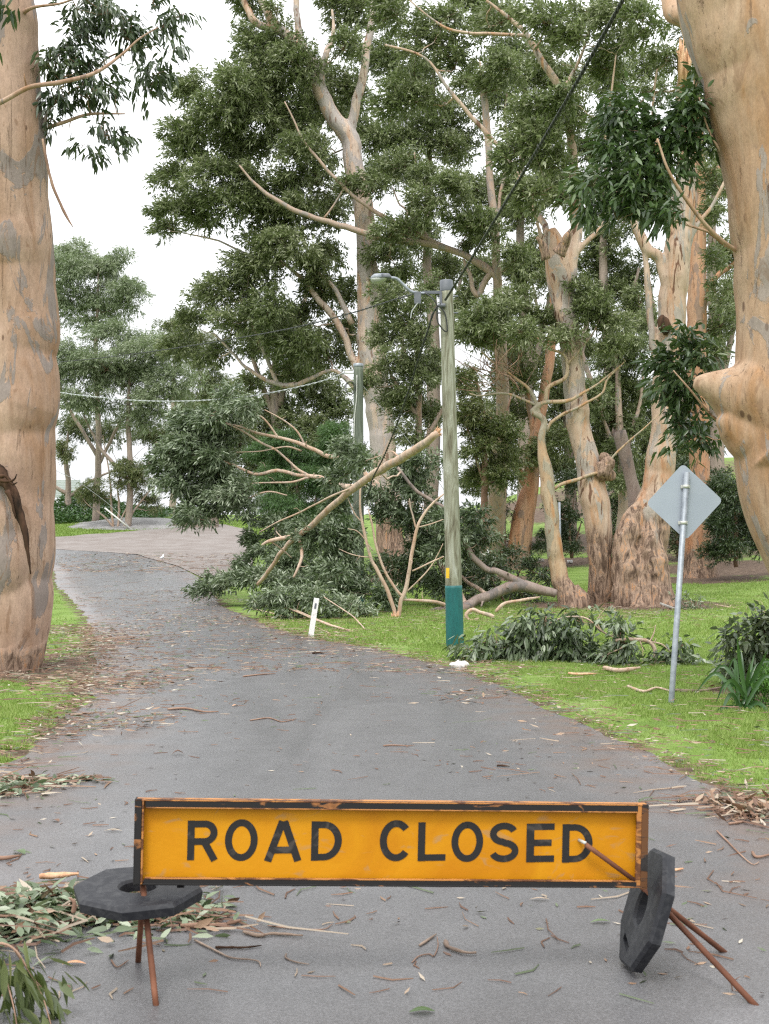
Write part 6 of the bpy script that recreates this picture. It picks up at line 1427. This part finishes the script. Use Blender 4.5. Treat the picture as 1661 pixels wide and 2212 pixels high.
stick("twig", "thin reddish twig under the letter A of the sign", "twig", [(578, 2014), (610, 2020), (660, 2024), (700, 2022), (718, 2012)], 3.5, lift=LIFT)
stick("twig", "short black charred stick lying below the letter R", "stick", [(465, 2067), (490, 2064), (530, 2063), (565, 2060)], 6, mat='hollow', lift=LIFT, bump=.3)
stick("twig", "curved grey twig just right of the sign's left front leg", "twig", [(420, 2050), (470, 2075), (500, 2088), (545, 2090), (560, 2098), (563, 2106)], 5, mat='twig_grey', lift=LIFT)
stick("twig", "thin pale bent twig below the letter O on the road", "twig", [(618, 2076), (618, 2088), (640, 2098), (668, 2100)], 4, mat='twig_grey', lift=LIFT)
stick("twig", "small forked twig left of the sign's left legs", "twig", [(240, 2090), (250, 2104), (258, 2108), (278, 2092)], 4, lift=LIFT)
stick("bark_strip", "grey bent bark stick lying below the letter O of CLOSED", "bark", [(962, 2054), (968, 2066), (990, 2072), (1010, 2076), (1029, 2079)], 10, mat='twig_grey', lift=LIFT, bump=.35)
stick("twig", "dark angled twig left of the grey bent bark stick", "twig", [(906, 2062), (925, 2046), (942, 2034)], 6, mat='twig_grey', lift=LIFT)
stick("twig", "wiry curled twig just below the dark angled twig", "twig", [(890, 2097), (905, 2084), (928, 2078), (937, 2084), (946, 2060), (944, 2040)], 3, lift=LIFT)
stick("twig", "long thin dark twig on the road right of the sign", "twig", [(1548, 1806), (1570, 1828), (1595, 1856), (1625, 1880), (1640, 1876)], 4, lift=LIFT)
stick("twig", "crooked dark twig at the right frame edge beside the long thin twig", "twig", [(1625, 1856), (1632, 1866), (1645, 1864), (1675, 1858)], 7, lift=LIFT)
stick("twig", "short orange stick right of the upright rubber base", "stick", [(1446, 1894), (1460, 1894), (1476, 1892)], 7, mat='splinter', lift=LIFT)
stick("twig", "small curved stick on the road below the right verge litter", "stick", [(1574, 1793), (1590, 1790), (1605, 1788), (1615, 1790)], 6, lift=LIFT, bump=.3)
stick("twig", "thick brown stick lying on the left road edge beyond the leaf pile", "stick", [(-20, 1868), (10, 1869), (42, 1866)], 11, lift=LIFT)
stick("bark_strip", "brown bark piece leaning out of the leaf pile left of the flat rubber base", "bark", [(85, 1952), (120, 1950), (170, 1944)], 16, mat='splinter', lift=.1, bump=.4)
stick("twig", "long sinuous twig in the middle of the road ahead", "twig", [(540, 1563), (580, 1558), (610, 1566), (640, 1560)], 3, lift=LIFT)
stick("twig", "pinkish stick beside a pale leaf on the left half of the road ahead", "stick", [(362, 1540), (400, 1538), (440, 1545), (472, 1545)], 5, lift=LIFT)
stick("twig", "dark straight twig on the road left of the crumpled plastic", "twig", [(675, 1416), (690, 1415), (700, 1416)], 4, mat='hollow', lift=LIFT)
stick("twig", "thin twig lying across the road below the pole", "twig", [(525, 1467), (560, 1463), (595, 1461)], 3.5, lift=LIFT)
stick("twig", "short brown twig on the road just beyond the sign's top edge", "twig", [(828, 1619), (850, 1618), (882, 1619)], 3.5, lift=LIFT)
stick("twig", "dark short twig on the road right of centre ahead of the sign", "twig", [(1073, 1663), (1085, 1663), (1098, 1665)], 4.5, mat='hollow', lift=LIFT)
stick("twig", "leaning brown twig poking up from the leaf pile", "twig", [(158, 1972, 0), (160, 1950, 0), (150, 1940, 0)], 10, Y=4.9, mat='twig')
lone_leaf("leaf", "curled orange leaf on the road left of the sign's feet", 160, 2102, 50, 11, .1, 'splinter', .5)
lone_leaf("leaf", "pale tan leaf on the road left of the sign's top corner", 244, 1806, 38, 6, .05, 'litter', .9)
lone_leaf("leaf", "reddish dead leaf on the road at left, above the green sprig", 121, 1784, 24, 8, -.8, 'litter', .45)
lone_leaf("leaf", "tan leaf on the road below the sign's E", 1166, 1960, 44, 5, .0, 'litter', .82)
lone_leaf("leaf", "green leaf with a stalk on the road below the sign's last D", 1297, 2010, 44, 9, .15, 'leaf_fresh', .8)
lone_leaf("leaf", "broad green leaf cut by the bottom edge of the frame", 912, 2210, 56, 16, .1, 'leaf_fresh', .4)
lone_leaf("leaf", "fresh green leaf lying left of the leaf pile's far side", 42, 1856, 40, 14, -.7, 'leaf_fresh', .7)
lone_leaf("leaf", "crumpled brown leaf lying alone on the road left of centre", 384, 1638, 26, 8, .2, 'litter', .5, .09)
lone_leaf("leaf", "small orange leaf on the road near the pinkish stick", 508, 1531, 14, 6, .5, 'splinter', .5)
